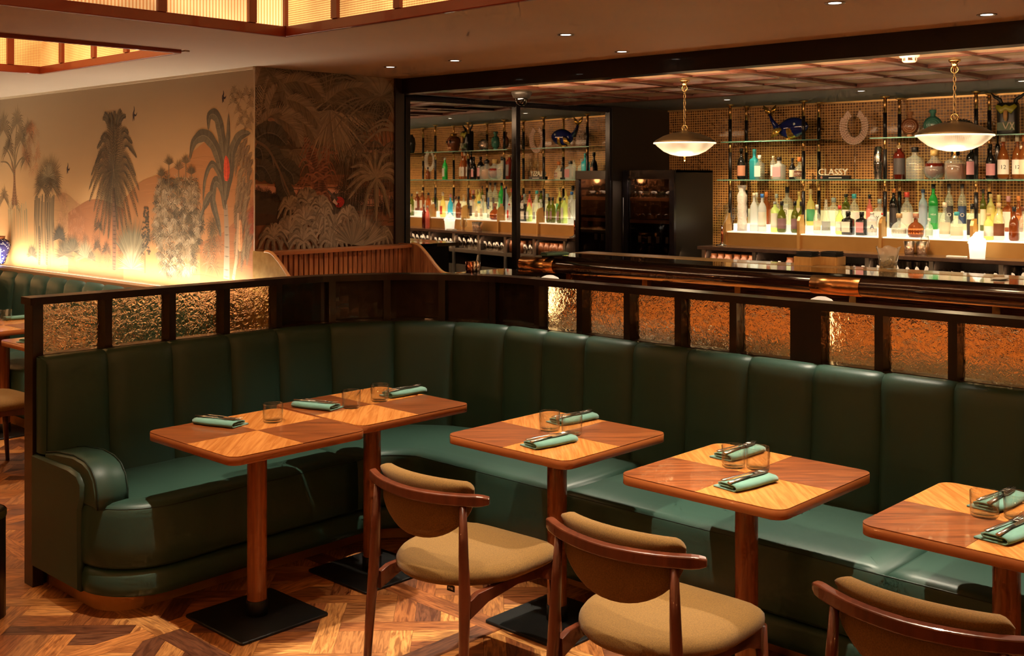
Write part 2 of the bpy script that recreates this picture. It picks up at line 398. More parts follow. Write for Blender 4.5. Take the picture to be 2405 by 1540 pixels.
def wallmat(name, stops, z0, z1, rough=.8, scale=(1, 1, 7), amp=.10):
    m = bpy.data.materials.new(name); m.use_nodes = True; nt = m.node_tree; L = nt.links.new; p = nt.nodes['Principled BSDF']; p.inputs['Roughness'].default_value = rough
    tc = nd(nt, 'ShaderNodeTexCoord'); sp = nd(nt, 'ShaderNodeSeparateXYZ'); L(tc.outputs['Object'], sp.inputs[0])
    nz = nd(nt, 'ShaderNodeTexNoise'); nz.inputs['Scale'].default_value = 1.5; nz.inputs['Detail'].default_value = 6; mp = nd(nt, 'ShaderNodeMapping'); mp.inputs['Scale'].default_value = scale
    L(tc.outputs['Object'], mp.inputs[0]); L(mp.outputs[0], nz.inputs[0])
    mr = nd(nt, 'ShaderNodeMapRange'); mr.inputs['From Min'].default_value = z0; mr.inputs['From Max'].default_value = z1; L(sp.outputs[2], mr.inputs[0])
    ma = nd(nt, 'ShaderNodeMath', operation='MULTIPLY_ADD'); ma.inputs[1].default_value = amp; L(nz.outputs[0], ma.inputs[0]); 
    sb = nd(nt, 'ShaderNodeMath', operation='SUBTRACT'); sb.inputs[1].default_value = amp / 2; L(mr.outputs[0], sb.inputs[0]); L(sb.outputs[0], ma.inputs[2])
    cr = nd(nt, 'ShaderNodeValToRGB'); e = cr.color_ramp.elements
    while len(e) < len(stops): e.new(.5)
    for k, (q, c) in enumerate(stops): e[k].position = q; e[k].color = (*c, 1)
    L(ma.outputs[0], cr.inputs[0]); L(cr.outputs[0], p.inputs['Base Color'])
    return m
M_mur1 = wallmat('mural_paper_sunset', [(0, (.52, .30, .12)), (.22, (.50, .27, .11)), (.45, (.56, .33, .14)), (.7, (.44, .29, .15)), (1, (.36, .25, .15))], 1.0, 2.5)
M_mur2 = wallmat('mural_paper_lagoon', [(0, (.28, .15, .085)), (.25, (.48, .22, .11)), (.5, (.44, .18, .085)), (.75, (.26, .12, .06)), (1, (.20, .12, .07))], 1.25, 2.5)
M_darkwall = mat('dark_wall', (.020, .013, .009), .5)
XW, YW = 4.107, 6.19
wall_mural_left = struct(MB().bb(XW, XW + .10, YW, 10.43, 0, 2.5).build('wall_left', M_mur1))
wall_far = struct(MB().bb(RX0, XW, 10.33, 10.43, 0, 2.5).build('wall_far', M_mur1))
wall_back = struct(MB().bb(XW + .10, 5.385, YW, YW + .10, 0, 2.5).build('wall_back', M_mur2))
wall_bar = struct(MB().bb(8.74, 8.84, RY0, YW + .1, 0, 2.43).build('wall_bar', tile_material()))
struct(MB().bb(5.385, 8.84, YW + .36, YW + .46, 0, 2.6).build('wall_back_bar', M_darkwall))
struct(MB().bb(7.87, 8.74, YW - .01, YW + .36, 0, 2.42).build('wall_corner', M_darkwall))
struct(MB().bb(RX0, 8.84, RY0 - .1, RY0, 0, 2.9).build('wall_front', mat('brown_wall', (.16, .085, .05), .7)))
struct(MB().bb(RX0 - .1, RX0, RY0, 10.43, 0, 2.9).build('wall_entrance', mat('brown_wall', (.16, .085, .05), .7)))
struct(MB().tube([(XW + .002, YW - .002, .98), (XW + .002, YW - .002, 2.5)], .004, 6).build('trim_1', mat('pale_bead', (.62, .50, .36), .5)))
struct(MB().bb(XW - .008, XW, YW, 10.33, 2.482, 2.5).build('trim_2', mat('cream_bead', (.80, .66, .46), .4)))
struct(MB().bb(-1, XW - .01, 10.322, 10.33, 2.482, 2.5).build('trim_3', mat('cream_bead', (.80, .66, .46), .4)))

# mirror with black frame in the bar end wall
MY = YW + .02
M_mirror = mat('mirror_silver', (.80, .76, .72), .015, 1)
M_frame = mat('black_frame', (.012, .010, .014), .22, .2)
mir = thing('wall_mirror', 'large wall mirror in black steel frame reflecting the back bar', 'mirror', (5.4, YW, 0))
def abs_child(o, parent):      # world-placed mesh under an unrotated parent
    o.parent = parent; o.location = -Vector(parent.location); return o
MTH = radians(5.25); MN = Vector((sin(MTH), cos(MTH))); MP0 = Vector((6.6, 6.34)); MT = Vector((cos(MTH), -sin(MTH)))
def mline(px):               # pixel column -> distance along the mirror from its middle
    r = Vector((FW[0] + (px - CXP) / FPX * RT[0], FW[1] + (px - CXP) / FPX * RT[1])); k = MP0.dot(MN) / r.dot(MN); return (r * k - MP0).dot(MT)
def mirror_at(px, X):        # pixel column seen in the mirror -> Y of the real thing on the plane X, and its optical depth
    r = Vector((FW[0] + (px - CXP) / FPX * RT[0], FW[1] + (px - CXP) / FPX * RT[1])); k = MP0.dot(MN) / r.dot(MN); h = r * k
    r2 = r - 2 * r.dot(MN) * MN; k2 = (X - h.x) / r2.x; return h.y + r2.y * k2, k + k2
mir.location = (MP0.x, MP0.y, 0); mir.rotation_euler = (0, 0, -MTH)
xa, xb, xc = mline(953), mline(1212), mline(1432)
for q0, q1 in ((xa, xb), (xb, xc)): MB().bb(q0, q1, 0, .012, .12, 2.37).build('mirror_pane', M_mirror, mir)
for q, hw in ((xa, .022), (xb, .023), (xc, .028)): MB().bb(q - hw, q + hw, -.03, .03, 0, 2.40).build('frame_post', M_frame, mir, bevel=.003)
for z_ in (2.385, .10): MB().bb(xa, xc, -.025, .03, z_ - .02, z_ + .02).build('frame_rail', M_frame, mir)
struct(MB().bb(5.30, 5.385, YW - .02, YW + .4, 0, 2.5).build('trim_4', mat('trim_dark', (.03, .014, .009), .4)))

# ================================================================== CEILING
def slab(x0, x1, y0, y1, z0=2.5, z1=2.62): cm.bb(x0, x1, y0, y1, z0, z1)
AX, AY = 3.29, 4.67; BX, BY0, BY1 = 3.30, 5.70, 7.53
cm = MB()
slab(RX0, XW + .2, BY1, RY1 + .1); slab(BX, 5.36, AY, BY1); slab(AX, 5.36, RY0, AY); slab(RX0, BX, AY, BY0); slab(RX0, -1.6, RY0, BY1); slab(-1.6, AX, RY0, -1.6)
slab(-1.6, -1.0, BY0, BY1)
ceiling = struct(cm.build('ceiling', M_ceil))
cm = MB(); slab(-1.7, AX + .15, -1.7, AY + .15, 2.92, 3.0); slab(-1.1, BX + .15, BY0 - .15, BY1 + .15, 2.92, 3.0)
o = struct(cm.build('ceiling_coffer_lid', mat('coffer_lid', (.35, .20, .10), .8)))
cm = MB()
for (x0, x1, y0, y1) in ((-1.6, AX, -1.6, AY), (-1.0, BX, BY0, BY1)):     # plaster beads round the openings
    for a, b, c, d in ((x0 - .05, x1 + .05, y1 + .02, y1 + .05), (x1 + .02, x1 + .05, y0, y1)): cm.bb(a, b, c, d, 2.492, 2.502)
struct(cm.build('trim_5', M_ceil))

def cane_material(name, kind, c_lo, c_hi, es):
    m = bpy.data.materials.new(name); m.use_nodes = True; nt = m.node_tree; L = nt.links.new; p = nt.nodes['Principled BSDF']
    tc = nd(nt, 'ShaderNodeTexCoord'); sp = nd(nt, 'ShaderNodeSeparateXYZ'); L(tc.outputs['Object'], sp.inputs[0])
    s1 = nd(nt, 'ShaderNodeMath', operation='ADD'); L(sp.outputs[0], s1.inputs[0]); L(sp.outputs[1], s1.inputs[1])
    def wave(inp, f, ph=0):
        a = nd(nt, 'ShaderNodeMath', operation='MULTIPLY'); a.inputs[1].default_value = f; L(inp, a.inputs[0])
        b = nd(nt, 'ShaderNodeMath', operation='SINE'); L(a.outputs[0], b.inputs[0]); return b.outputs[0]
    def op(o_, a, b):
        n = nd(nt, 'ShaderNodeMath', operation=o_)
        for i, v in enumerate((a, b)):
            if isinstance(v, (int, float)): n.inputs[i].default_value = v
            else: L(v, n.inputs[i])
        return n.outputs[0]
    if kind == 'weave':
        u = op('ADD', s1.outputs[0], sp.outputs[2]); v = op('SUBTRACT', s1.outputs[0], sp.outputs[2])
        w_ = op('MULTIPLY', wave(u, 290), wave(v, 290)); msk = op('MULTIPLY_ADD', w_, .5)
        nt.nodes[-1].inputs[2].default_value = .55
    else:
        w_ = wave(s1.outputs[0], 370); msk = op('MULTIPLY_ADD', w_, .38); nt.nodes[-1].inputs[2].default_value = .62
    # uneven backlight of the cane is put into the emission, varied by noise
    nz = nd(nt, 'ShaderNodeTexNoise'); nz.inputs['Scale'].default_value = 2.3; L(tc.outputs['Object'], nz.inputs[0])
    cr = nd(nt, 'ShaderNodeValToRGB'); cr.color_ramp.elements[0].color = (*c_lo, 1); cr.color_ramp.elements[1].color = (*c_hi, 1); cr.color_ramp.elements[0].position = .1; cr.color_ramp.elements[1].position = .9
    L(msk, cr.inputs[0]); mr = nd(nt, 'ShaderNodeMapRange'); mr.inputs['From Min'].default_value = .35; mr.inputs['From Max'].default_value = .68; mr.inputs['To Min'].default_value = es * .62; mr.inputs['To Max'].default_value = es * 2.0
    L(nz.outputs[0], mr.inputs[0]); L(cr.outputs[0], p.inputs['Base Color']); L(cr.outputs[0], p.inputs['Emission Color']); L(mr.outputs[0], p.inputs['Emission Strength'])
    p.inputs['Roughness'].default_value = .7
    return m
M_weave = cane_material('backlit_cane_weave', 'weave', (.26, .075, .010), (1.0, .56, .17), .78)
M_reed = cane_material('backlit_reed', 'reed', (.62, .20, .035), (1.0, .62, .25), .78)
def lantern(label, x0, x1, y0, y1, reed_y, posts_x, posts_y):
    t = thing('ceiling_lantern', label, 'ceiling lantern', ((x0 + x1) / 2, (y0 + y1) / 2, 2.5))
    A = lambda o: abs_child(o, t)
    for nm, q in (('frame_rail', ((x0, x1, y1 - .025, y1 + .0))), ('frame_rail', ((x1 - .025, x1, y0, y1 - .025))), ('frame_rail', (x0, x1, y0, y0 + .025)), ('frame_rail', (x0, x0 + .025, y0 + .025, y1 - .025))):
        A(MB().bb(*q, 2.478, 2.53).build(nm, M_red, bevel=.004))
    for q, m_ in (((x0, x1, y1 - .012, y1 - .003), M_reed if reed_y else M_weave), ((x1 - .012, x1 - .003, y0, y1 - .012), M_weave), ((x0, x1, y0 + .003, y0 + .012), M_weave), ((x0 + .003, x0 + .012, y0 + .012, y1 - .012), M_weave)):
        A(MB().bb(*q, 2.53, 2.92).build('cane_panel', m_))
    for px in posts_x: A(MB().bb(px - .022, px + .022, y1 - .032, y1 - .012, 2.53, 2.92).build('post', M_red))
    for py in posts_y: A(MB().bb(x1 - .032, x1 - .012, py - .022, py + .022, 2.53, 2.92).build('post', M_red))
    A(MB().bb(x0, x1, y1 - .03, y1 - .012, 2.88, 2.92).build('upper_rail', M_red)); A(MB().bb(x1 - .03, x1 - .012, y0, y1 - .03, 2.88, 2.92).build('upper_rail', M_red))
    return t
lantern('large recessed ceiling lantern with backlit reed and woven cane sides, nearer the camera', -1.6, AX, -1.6, AY, True,
        [on(q, 20, Y=AY).x for q in (374, 586)] + [1.1, .5, -.1, -.7, AX - .01], [on(q, 20, X=AX).y for q in (796, 943)] + [2.5, 1.7, .9, .1, -.7])
lantern('smaller recessed ceiling lantern with backlit woven cane, farther left', -1.0, BX, BY0, BY1, False,
        [on(21, 100, Y=BY1).x, 2.1, 1.4, .7], [on(q, 100, X=BX).y for q in (152, 228, 305)])

# beam, bar coffer ceiling, soffit
struct(MB().bb(5.36, 5.47, RY0, YW + .4, 2.39, 2.66).build('trim_beam', mat('beam_dark', (.014, .006, .005), .35, coat=.2)))
M_cofwood = mat('coffer_wood', (.115, .032, .014), .38, coat=.2, wood=((.075, .018, .008), 9, (1, 1, 1)))
M_cofpanel = mat('coffer_panel', (.62, .45, .27), .30, coat=.3, noise=(2.2, (.44, .30, .17), .3))
cof = thing('coffered_ceiling', 'red wood coffered ceiling grid with pale lacquer panels above the bar', 'ceiling panelling', (6.4, 2.5, 2.4))
ybm = [2.67 + k * .887 for k in range(-6, 5)]; xbm = [5.49, 6.32, 7.22]
for y_ in ybm: abs_child(MB().bb(5.47, 7.27, y_ - .03, y_ + .03, 2.40, 2.43).build('cross_beam', M_cofwood, bevel=.006), cof)
abs_child(MB().bb(6.29, 6.35, RY0, YW + .36, 2.402, 2.43).build('long_beam', M_cofwood, bevel=.006), cof)
abs_child(MB().bb(7.21, 7.28, RY0, YW + .36, 2.395, 2.47).build('long_beam', M_cofwood, bevel=.006), cof)
abs_child(MB().bb(5.47, 5.52, RY0, YW + .36, 2.402, 2.47).build('long_beam', M_cofwood, bevel=.006), cof)
for a in range(len(ybm) - 1):
    for b in range(2):
        y0, y1 = ybm[a] + .03, ybm[a + 1] - .03; x0, x1 = ((5.52, 6.29), (6.35, 7.21))[b]; xm, ym = (x0 + x1) / 2, (y0 + y1) / 2
        if y1 > YW + .36: y1 = YW + .36
        for (p0, p1, q0, q1) in ((x0, xm, y0, ym), (xm, x1, y0, ym), (x0, xm, ym, y1), (xm, x1, ym, y1)):
            if q0 < y1: abs_child(MB().bb(p0, p1, q0, min(q1, y1), 2.424, 2.47).build('ceiling_panel', M_cofpanel), cof)
        abs_child(MB().bb(xm - .011, xm + .011, y0, y1, 2.413, 2.426).build('muntin', M_cofwood), cof)
        abs_child(MB().bb(x0, x1, ym - .011, ym + .011, 2.413, 2.426).build('muntin', M_cofwood), cof)
struct(MB().bb(7.28, 8.84, RY0, YW + .4, 2.42, 2.6).build('ceiling_soffit', mat('soffit_grey', (.20, .19, .18), .55)))
struct(MB().bb(5.47, 7.28, RY0, YW + .4, 2.47, 2.6).build('ceiling_bar', M_black))
struct(MB().bb(8.715, 8.74, RY0, YW, 2.405, 2.42).build('trim_6', mat('gold_bead', (.8, .5, .2), .3, .8)))
# recessed spot fittings
M_spotglow = mat('spot_glow', (1, 1, 1), emit=(1, .88, .72), es=5)
M_spotrim = mat('spot_rim', (.25, .2, .16), .3, .6)
sp_lab = ['recessed ceiling spot nearest the top right of the plaster ceiling', 'recessed ceiling spot centred over the curved banquette corner', 'recessed ceiling spot out of frame at the right end',
          'recessed ceiling spot right against the dark beam, far right', 'recessed ceiling spot by the beam above the camera dome', 'recessed ceiling spot above the bar mirror left edge', 'dim recessed spot above the dark palm mural', 'recessed spot by the beam beyond the right frame edge']
def spot(x, y, z, label, r=.036, dim=False, group=None):
    t = thing('ceiling_spot', label, 'ceiling light', (x, y, z), 0, group)
    MB().lathe([(r * .72, .0), (r, -.003), (r + .006, -.004), (r + .008, 0)], seg=20).build('trim_ring', M_spotrim, t)
    MB().lathe([(0, -.0015), (r * .74, -.0015)], seg=16, cap=False).build('lens', M_spotglow if not dim else mat('spot_glow_dim', (1, 1, 1), emit=(1, .8, .6), es=1.2), t)
for (x, y, e), lb in zip(SPOTS, sp_lab): spot(x, y, 2.5, lb, dim=(e < 7))
for (x, y), lb in zip([(7.86, 4.98), (7.76, 3.76), (7.72, 2.60), (7.72, 1.4)], ['slim spot in the grey soffit above the blue fish flagon', 'slim spot in the grey soffit above the shell necklace', 'slim spot in the grey soffit at the right frame edge', 'soffit spot beyond the right frame edge']):
    spot(x, y, 2.42, lb, .034)

# ================================================================== MURAL PRINT (flat print on the wallpaper)
M_print = mat('mural_ink', (1, 1, 1), .8, attr=True)
class Print:
    """thin flat printed shapes; every stroke sits a hair further out so later strokes cover earlier ones"""
    def __init__(s, T, seed): s.m = MB(); s.m.col = []; s.T = T; s.k = 0; s.ws = 1.0; s.cells = {}; s.r = random.Random(seed)
    def poly(s, P, c):
        n = len(P); lv = s.cells; q = .02
        i0 = int(min(p[0] for p in P) // q); i1 = int(max(p[0] for p in P) // q); j0 = int(min(p[1] for p in P) // q); j1 = int(max(p[1] for p in P) // q)
        h = 0
        for i in range(i0, i1 + 1):
            for j in range(j0, j1 + 1): h = max(h, lv.get((i, j), 0))
        h += 1
        for i in range(i0, i1 + 1):
            for j in range(j0, j1 + 1): lv[(i, j)] = h
        s.m.add([s.T(u, v, .0004 + h * .000005) for u, v in P], [tuple(range(n))], False, c)
    def step(s): s.k += 1
    def jit(s, c, a=.15): q = 1 + a * (s.r.random() * 2 - 1); return tuple(v * q for v in c)
    def curve(s, pts, n=14):
        """Catmull-Rom through pts"""
        P = [pts[0]] + list(pts) + [pts[-1]]; out = []
        for i in range(1, len(P) - 2):
            for k in range(n):
                t = k / n; q = []
                for d in (0, 1):
                    a, b, c, e = P[i - 1][d], P[i][d], P[i + 1][d], P[i + 2][d]
                    q.append(.5 * (2 * b + (c - a) * t + (2 * a - 5 * b + 4 * c - e) * t * t + (3 * b - a - 3 * c + e) * t ** 3))
                out.append(tuple(q))
        out.append(tuple(pts[-1])); return out
    def stroke(s, pts, w0, w1, c, n=8, mid=None):
        C = s.curve(pts, n) if len(pts) > 2 else [tuple(pts[0]), tuple(pts[1])]; m = len(C); Lf = []; Rt = []
        for i, p in enumerate(C):
            a, b = C[max(i - 1, 0)], C[min(i + 1, m - 1)]; dx, dy = b[0] - a[0], b[1] - a[1]; l = math.hypot(dx, dy) or 1
            t = i / (m - 1); wd = (w0 * (1 - t) + w1 * t) if mid is None else (mid * (4 * t * (1 - t)) ** .6 + w1)
            wd *= .5; Lf.append((p[0] - dy / l * wd, p[1] + dx / l * wd)); Rt.append((p[0] + dy / l * wd, p[1] - dx / l * wd))
        for i in range(m - 1): s.poly([Lf[i], Lf[i + 1], Rt[i + 1], Rt[i]], c)
        s.step(); return C
    def frond(s, pts, ln, c, c2, dens=26, ang=55, w=.010, droop=.0, spine=None):
        C = s.curve(pts, max(4, dens // (len(pts) - 1))); m = len(C)
        for side in (1, -1):
            for i in range(1, m):
                a, b = C[i - 1], C[i]; th = atan2(b[1] - a[1], b[0] - a[0]); t = i / (m - 1)
                l = ln * (sin(pi * min(1, .12 + t * .93)) ** .6) * (.85 + .3 * s.r.random()); al = radians(ang) * (1 - .45 * t)
                d = th + side * al; ex, ey = b[0] + l * cos(d), b[1] + l * sin(d) - droop * l
                px, py = -sin(d) * w / 2, cos(d) * w / 2; mx, my = (b[0] + ex) / 2, (b[1] + ey) / 2 + droop * l * .2
                s.poly([(b[0] - px, b[1] - py), (mx - px, my - py), (ex, ey), (mx + px, my + py), (b[0] + px, b[1] + py)], s.jit(c if side > 0 else c2, .25))
        s.step(); s.stroke(C[::3] + [C[-1]], w * .9, w * .3, spine or tuple(v * 1.5 for v in c), 2)
    def fan(s, o_, r, a0, a1, n, c, w=.014, droop=.25):
        w = w * s.ws
        for k in range(n):
            a = radians(a0 + (a1 - a0) * (k + .5) / n); l = r * (.8 + .3 * s.r.random()); dr = droop * l * abs(cos(a)) + droop * .2 * l
            e = (o_[0] + l * cos(a), o_[1] + l * sin(a) - dr); m_ = (o_[0] + .6 * l * cos(a), o_[1] + .6 * l * sin(a) - dr * .25)
            px, py = -sin(a) * w / 2, cos(a) * w / 2
            s.poly([o_, (m_[0] - px, m_[1] - py), e, (m_[0] + px, m_[1] + py)], s.jit(c, .35))
        s.step()
    def leaf(s, pts, wd, c, c2, veins=8):
        C = s.curve(pts, 7); m = len(C); 
        for side, cc in ((1, c), (-1, c2)):
            E_ = []
            for i, p in enumerate(C):
                a, b = C[max(i - 1, 0)], C[min(i + 1, m - 1)]; dx, dy = b[0] - a[0], b[1] - a[1]; l = math.hypot(dx, dy) or 1; t = i / (m - 1)
                h = wd * .5 * sin(pi * min(1, .06 + t * .97)) ** .55 * (1 + .06 * sin(t * 40)); E_.append((p[0] - side * dy / l * h, p[1] + side * dx / l * h))
            for i in range(m - 1): s.poly([C[i], C[i + 1], E_[i + 1], E_[i]], s.jit(cc, .10))
            s.step()
            for i in range(2, m - 1, 2): s.stroke([C[i - 1], E_[i]], wd * .03, wd * .012, tuple(v * .55 for v in cc))
        s.stroke(C[::3] + [C[-1]], wd * .06, wd * .02, tuple(v * 1.7 for v in c), 2)
    def bush(s, c0, rx, rz, n, r, c, lo=-70, hi=250):
        for k in range(n):
            a = s.r.random() * 2 * pi; q = sqrt(s.r.random()); o_ = (c0[0] + rx * q * cos(a), c0[1] + rz * q * sin(a))
            s.fan(o_, r * (.7 + .6 * s.r.random()), lo + 60 * s.r.random() - 30, hi, 11, s.jit(c, .4), r * .11, .3)
    def trunk(s, pts, w0, w1, c, rings=26):
        C = s.stroke(pts, w0, w1, c, 10); m = len(C)
        for k in range(rings):
            t = (k + .5) / rings; i = int(t * (m - 1)); p = C[i]; wd = w0 * (1 - t) + w1 * t
            a, b = C[max(i - 1, 0)], C[min(i + 1, m - 1)]; th = atan2(b[1] - a[1], b[0] - a[0]) + pi / 2
            s.poly([(p[0] - cos(th) * wd * .5, p[1] - sin(th) * wd * .5), (p[0], p[1] - wd * .12), (p[0] + cos(th) * wd * .5, p[1] + sin(th) * wd * .5), (p[0], p[1] + wd * .06)], tuple(v * .55 for v in c))
        s.step()
# ---- left wall: Y runs left (away), u = -Y so that u grows to the right as seen
P1 = Print(lambda u, v, e: (XW - e, -u, v), 3); P1.ws = .55
def m1(px, py): q = on(px, py, X=XW); return (-q.y, q.z)
DK = (.115, .085, .045); DK2 = (.075, .055, .032); MD = (.20, .135, .070); BR = (.24, .115, .050)
HILL = (.40, .185, .070); HILL2 = (.32, .125, .048)
def hill(P, pts, c, T=m1, base=660, bands=7):
    W = [T(*q) for q in pts]; C = P.curve(W, 8)
    for a, b in zip(C[:-1], C[1:]): P.poly([a, b, (b[0], 1.0 if T is m1 else 1.2), (a[0], 1.0 if T is m1 else 1.2)], c)
    P.step()
    for k in range(bands * 5):
        i = P.r.randrange(len(C) - 1); dz = .05 + P.r.random() * .5; u, v = C[i][0], C[i][1] - dz
        if v > 1.03: P.stroke([(u - .15, v), (u, v + .012), (u + .2, v)], .004, .003, tuple(x * (.8 if k % 2 else 1.15) for x in c), 3)
hill(P1, [(110, 470), (150, 452), (185, 478), (230, 500), (300, 540)], (.42, .22, .09))
hill(P1, [(160, 500), (215, 468), (270, 480), (340, 520), (420, 540)], HILL2)
hill(P1, [(290, 470), (330, 428), (372, 410), (420, 385), (460, 350), (497, 325), (520, 345), (555, 380), (597, 400)], HILL)
hill(P1, [(470, 570), (520, 548), (560, 512), (597, 480)], HILL2)
# small distant trees and ground
for px, py in ((202, 565), (222, 568), (250, 590), (283, 585), (330, 600), (350, 560)): P1.bush(m1(px, py), .05, .05, 5, .05, DK2)
# papyrus palms, far left
for px, py, r in ((40, 290, .30), (66, 310, .24), (48, 330, .26), (8, 305, .34), (60, 375, .20), (20, 350, .25), (10, 465, .22), (35, 480, .2)):
    P1.fan(m1(px, py), r * .66, -30, 210, 30, DK2 if px < 30 else DK, .012, .45)
for px in (30, 38): P1.trunk([m1(px, 480), m1(34, 420), m1(px - 2, 380)], .05, .03, BR)
for a, b in (((34, 400), (8, 345)), ((34, 390), (40, 295)), ((36, 395), (62, 375)), ((34, 410), (2, 380)), ((34, 400), (48, 335))): P1.stroke([m1(*a), m1((a[0] + b[0]) / 2, (a[1] + b[1]) / 2 - 12), m1(*b)], .02, .01, MD)
P1.bush(m1(72, 350), .16, .22, 30, .06, (.42, .16, .07))
for k in range(20): q = m1(20 + P1.r.random() * 50, 470 + P1.r.random() * 25); P1.stroke([q, (q[0] + .01, q[1] - .12), (q[0] + .02, q[1] - .28)], .018, .006, P1.jit((.34, .25, .13), .3))
# fan palm with skirt
for k in range(60):
    q = m1(82 + P1.r.random() * 46, 455 + P1.r.random() * 20); l = .30 + .25 * P1.r.random(); P1.stroke([q, (q[0] - .01, q[1] - l * .5), (q[0] + .01, q[1] - l)], .016, .004, P1.jit(MD, .5))
for px in (92, 110): P1.trunk([m1(px, 620), m1(px + 2, 560), m1(px, 530)], .045, .035, MD)
for px, py, r in ((108, 425, .36), (122, 415, .33), (98, 440, .28), (124, 440, .28)): P1.fan(m1(px, py), r * .66, -40, 220, 44, DK, .012, .1)
P1.fan(m1(113, 415), .24 * .66, -10, 190, 30, (.36, .27, .15), .010, .05)
# date palm
cx_, cz_ = m1(267, 400)
P1.trunk([m1(268, 632), m1(269, 540), m1(268, 440)], .06, .07, (.17, .085, .045), 40)
for k, a in enumerate([88, 76, 100, 66, 112, 55, 124, 44, 136, 30, 150, 16, 164, 2, 178, -10, 190, -24, 204, -40, 220, -54, 234, -66, 246, -78, 258, 82, 96, 72, 108]):
    ar = radians(a); up = a > -10 and a < 190; l = (.52 if 60 < a < 120 else .46) * (.9 + .2 * P1.r.random()); ex = l * cos(ar) * .86; ez = l * sin(ar)
    dr = .15 * abs(cos(ar)) + .03
    P1.frond([(cx_, cz_), (cx_ + ex * .5, cz_ + ez * .62 + .04), (cx_ + ex, cz_ + ez - dr)], .060, DK, DK2, 34, 50, .007, .12, MD)
# flowers column, bushes left centre
P1.bush(m1(150, 540), .10, .35, 70, .035, (.46, .22, .11)); P1.bush(m1(180, 545), .12, .25, 80, .035, (.48, .21, .10))
for px, py, r, c in ((152, 600, .30, DK), (140, 560, .22, DK2), (172, 590, .26, DK), (200, 605, .26, (.20, .16, .09)), (75, 600, .18, DK), (215, 608, .12, DK)): P1.fan(m1(px, py), r * .66, -10, 190, 40, c, .016, .05)
for px, py in ((232, 535), (229, 582), (250, 588)):
    P1.fan(m1(px, py), .14 * .66, -20, 200, 18, DK2, .014, .35); P1.trunk([m1(px + 4, 625), m1(px + 2, py)], .018, .014, BR, 8)
P1.fan(m1(310, 625), .62 * .66, 35, 145, 50, (.17, .135, .075), .022, .06); P1.fan(m1(310, 632), .34 * .66, 0, 180, 40, (.30, .25, .15), .014, .05)
# dark cypress
for k in range(90):
    t = P1.r.random(); q = m1(343 + (P1.r.random() - .5) * 22 * (1 - .5 * t), 600 - t * 110); P1.fan(q, .035 * .66, 20, 160, 6, DK2, .01, .1)
P1.trunk([m1(341, 640), m1(341, 590)], .02, .02, BR, 4)
# bamboo thicket
for k in range(620):
    t = P1.r.random() ** .8; wd = 36 + 22 * sin(pi * min(1, t * .9)); q = m1(418 + (P1.r.random() * 2 - 1) * wd, 640 - t * 225)
    P1.fan(q, .085 * .66, 40 * (P1.r.random() - .5) + 190, 40 * (P1.r.random() - .5) + 350 if P1.r.random() < .75 else 520, 7, [MD, DK, (.36, .27, .17), DK2, (.28, .20, .12)][k % 5], .014, .15)
for px, py in ((397, 388), (420, 400), (437, 385), (380, 415), (450, 410)): P1.fan(m1(px, py), .14 * .66, 20, 160, 14, DK, .013, .1); P1.stroke([m1(px, py), m1(px, py + 60)], .012, .012, MD)
# big banana plant
for a in (((532, 655), (533, 560), (530, 480)),): P1.trunk([m1(*q) for q in a], .075, .045, (.30, .22, .15), 8)
BN = (.150, .120, .075); BN2 = (.105, .085, .055)
for pts, wd in ((((529, 480), (527, 400), (522, 330), (510, 275), (492, 272), (490, 310)), .13), (((529, 480), (520, 400), (505, 345), (480, 318), (455, 335), (446, 380)), .14), (((529, 460), (531, 380), (536, 320), (537, 265)), .08),
                (((530, 470), (542, 400), (548, 350), (565, 318), (590, 312)), .13), (((528, 490), (520, 440), (505, 428), (500, 470), (512, 520), (520, 560)), .11), (((528, 470), (515, 410), (498, 385), (482, 420), (477, 480)), .07),
                (((526, 480), (520, 420), (508, 395)), .09), (((529, 470), (537, 400), (540, 350)), .09), (((478, 490), (490, 465), (500, 452)), .10), (((468, 520), (478, 492), (480, 480)), .05)):
    P1.leaf([m1(*q) for q in pts], wd * .7, BN, BN2)
P1.leaf([m1(532, 425), m1(533, 395), m1(531, 365)], .075, (.62, .085, .035), (.50, .055, .025))
# weeping plants right edge
for px, py in ((550, 218), (563, 230), (578, 222), (588, 250), (560, 262), (575, 275), (593, 225), (565, 290), (590, 285), (548, 240), (583, 300)): P1.fan(m1(px, py), .13 * .66, 0, 180, 14, MD, .010, .75)
for k in range(60):
    q = m1(562 + P1.r.random() * 34, 320 + P1.r.random() * 270); P1.frond([q, (q[0] - .04, q[1] - .04), (q[0] - .06, q[1] - .16)], .04, P1.jit((.19, .12, .065), .3), P1.jit(MD, .3), 14, 50, .008, .25)
P1.leaf([m1(565, 590), m1(563, 550), m1(565, 515)], .07, (.55, .30, .14), (.50, .22, .09)); P1.trunk([m1(548, 656), m1(556, 600), m1(560, 500)], .035, .02, (.42, .26, .15), 3)
P1.bush(m1(500, 585), .10, .14, 14, .08, MD); P1.bush(m1(498, 530), .05, .06, 8, .07, DK)
P1.bush(m1(592, 510), .03, .12, 16, .04, (.45, .09, .05))
for px, py, s_ in ((313, 268, 1.1), (158, 396, .9), (523, 228, .8)):
    q = m1(px, py)
    for pts in (((0, 0), (.03, .06), (.02, .11)), ((0, 0), (.07, -.02), (.11, .02)), ((0, 0), (.0, -.05), (-.01, -.10)), ((.02, 0), (.02, -.05), (.03, -.09))): P1.stroke([(q[0] + a * s_ * .5, q[1] + b * s_ * .5) for a, b in pts], .022, .003, (.035, .02, .02), 4)
o = P1.m.build('mural_print', M_print, wall_mural_left); sgrp(o, 'jungle scene printed on paper: date palm, banana plant and hills', kind='stuff')
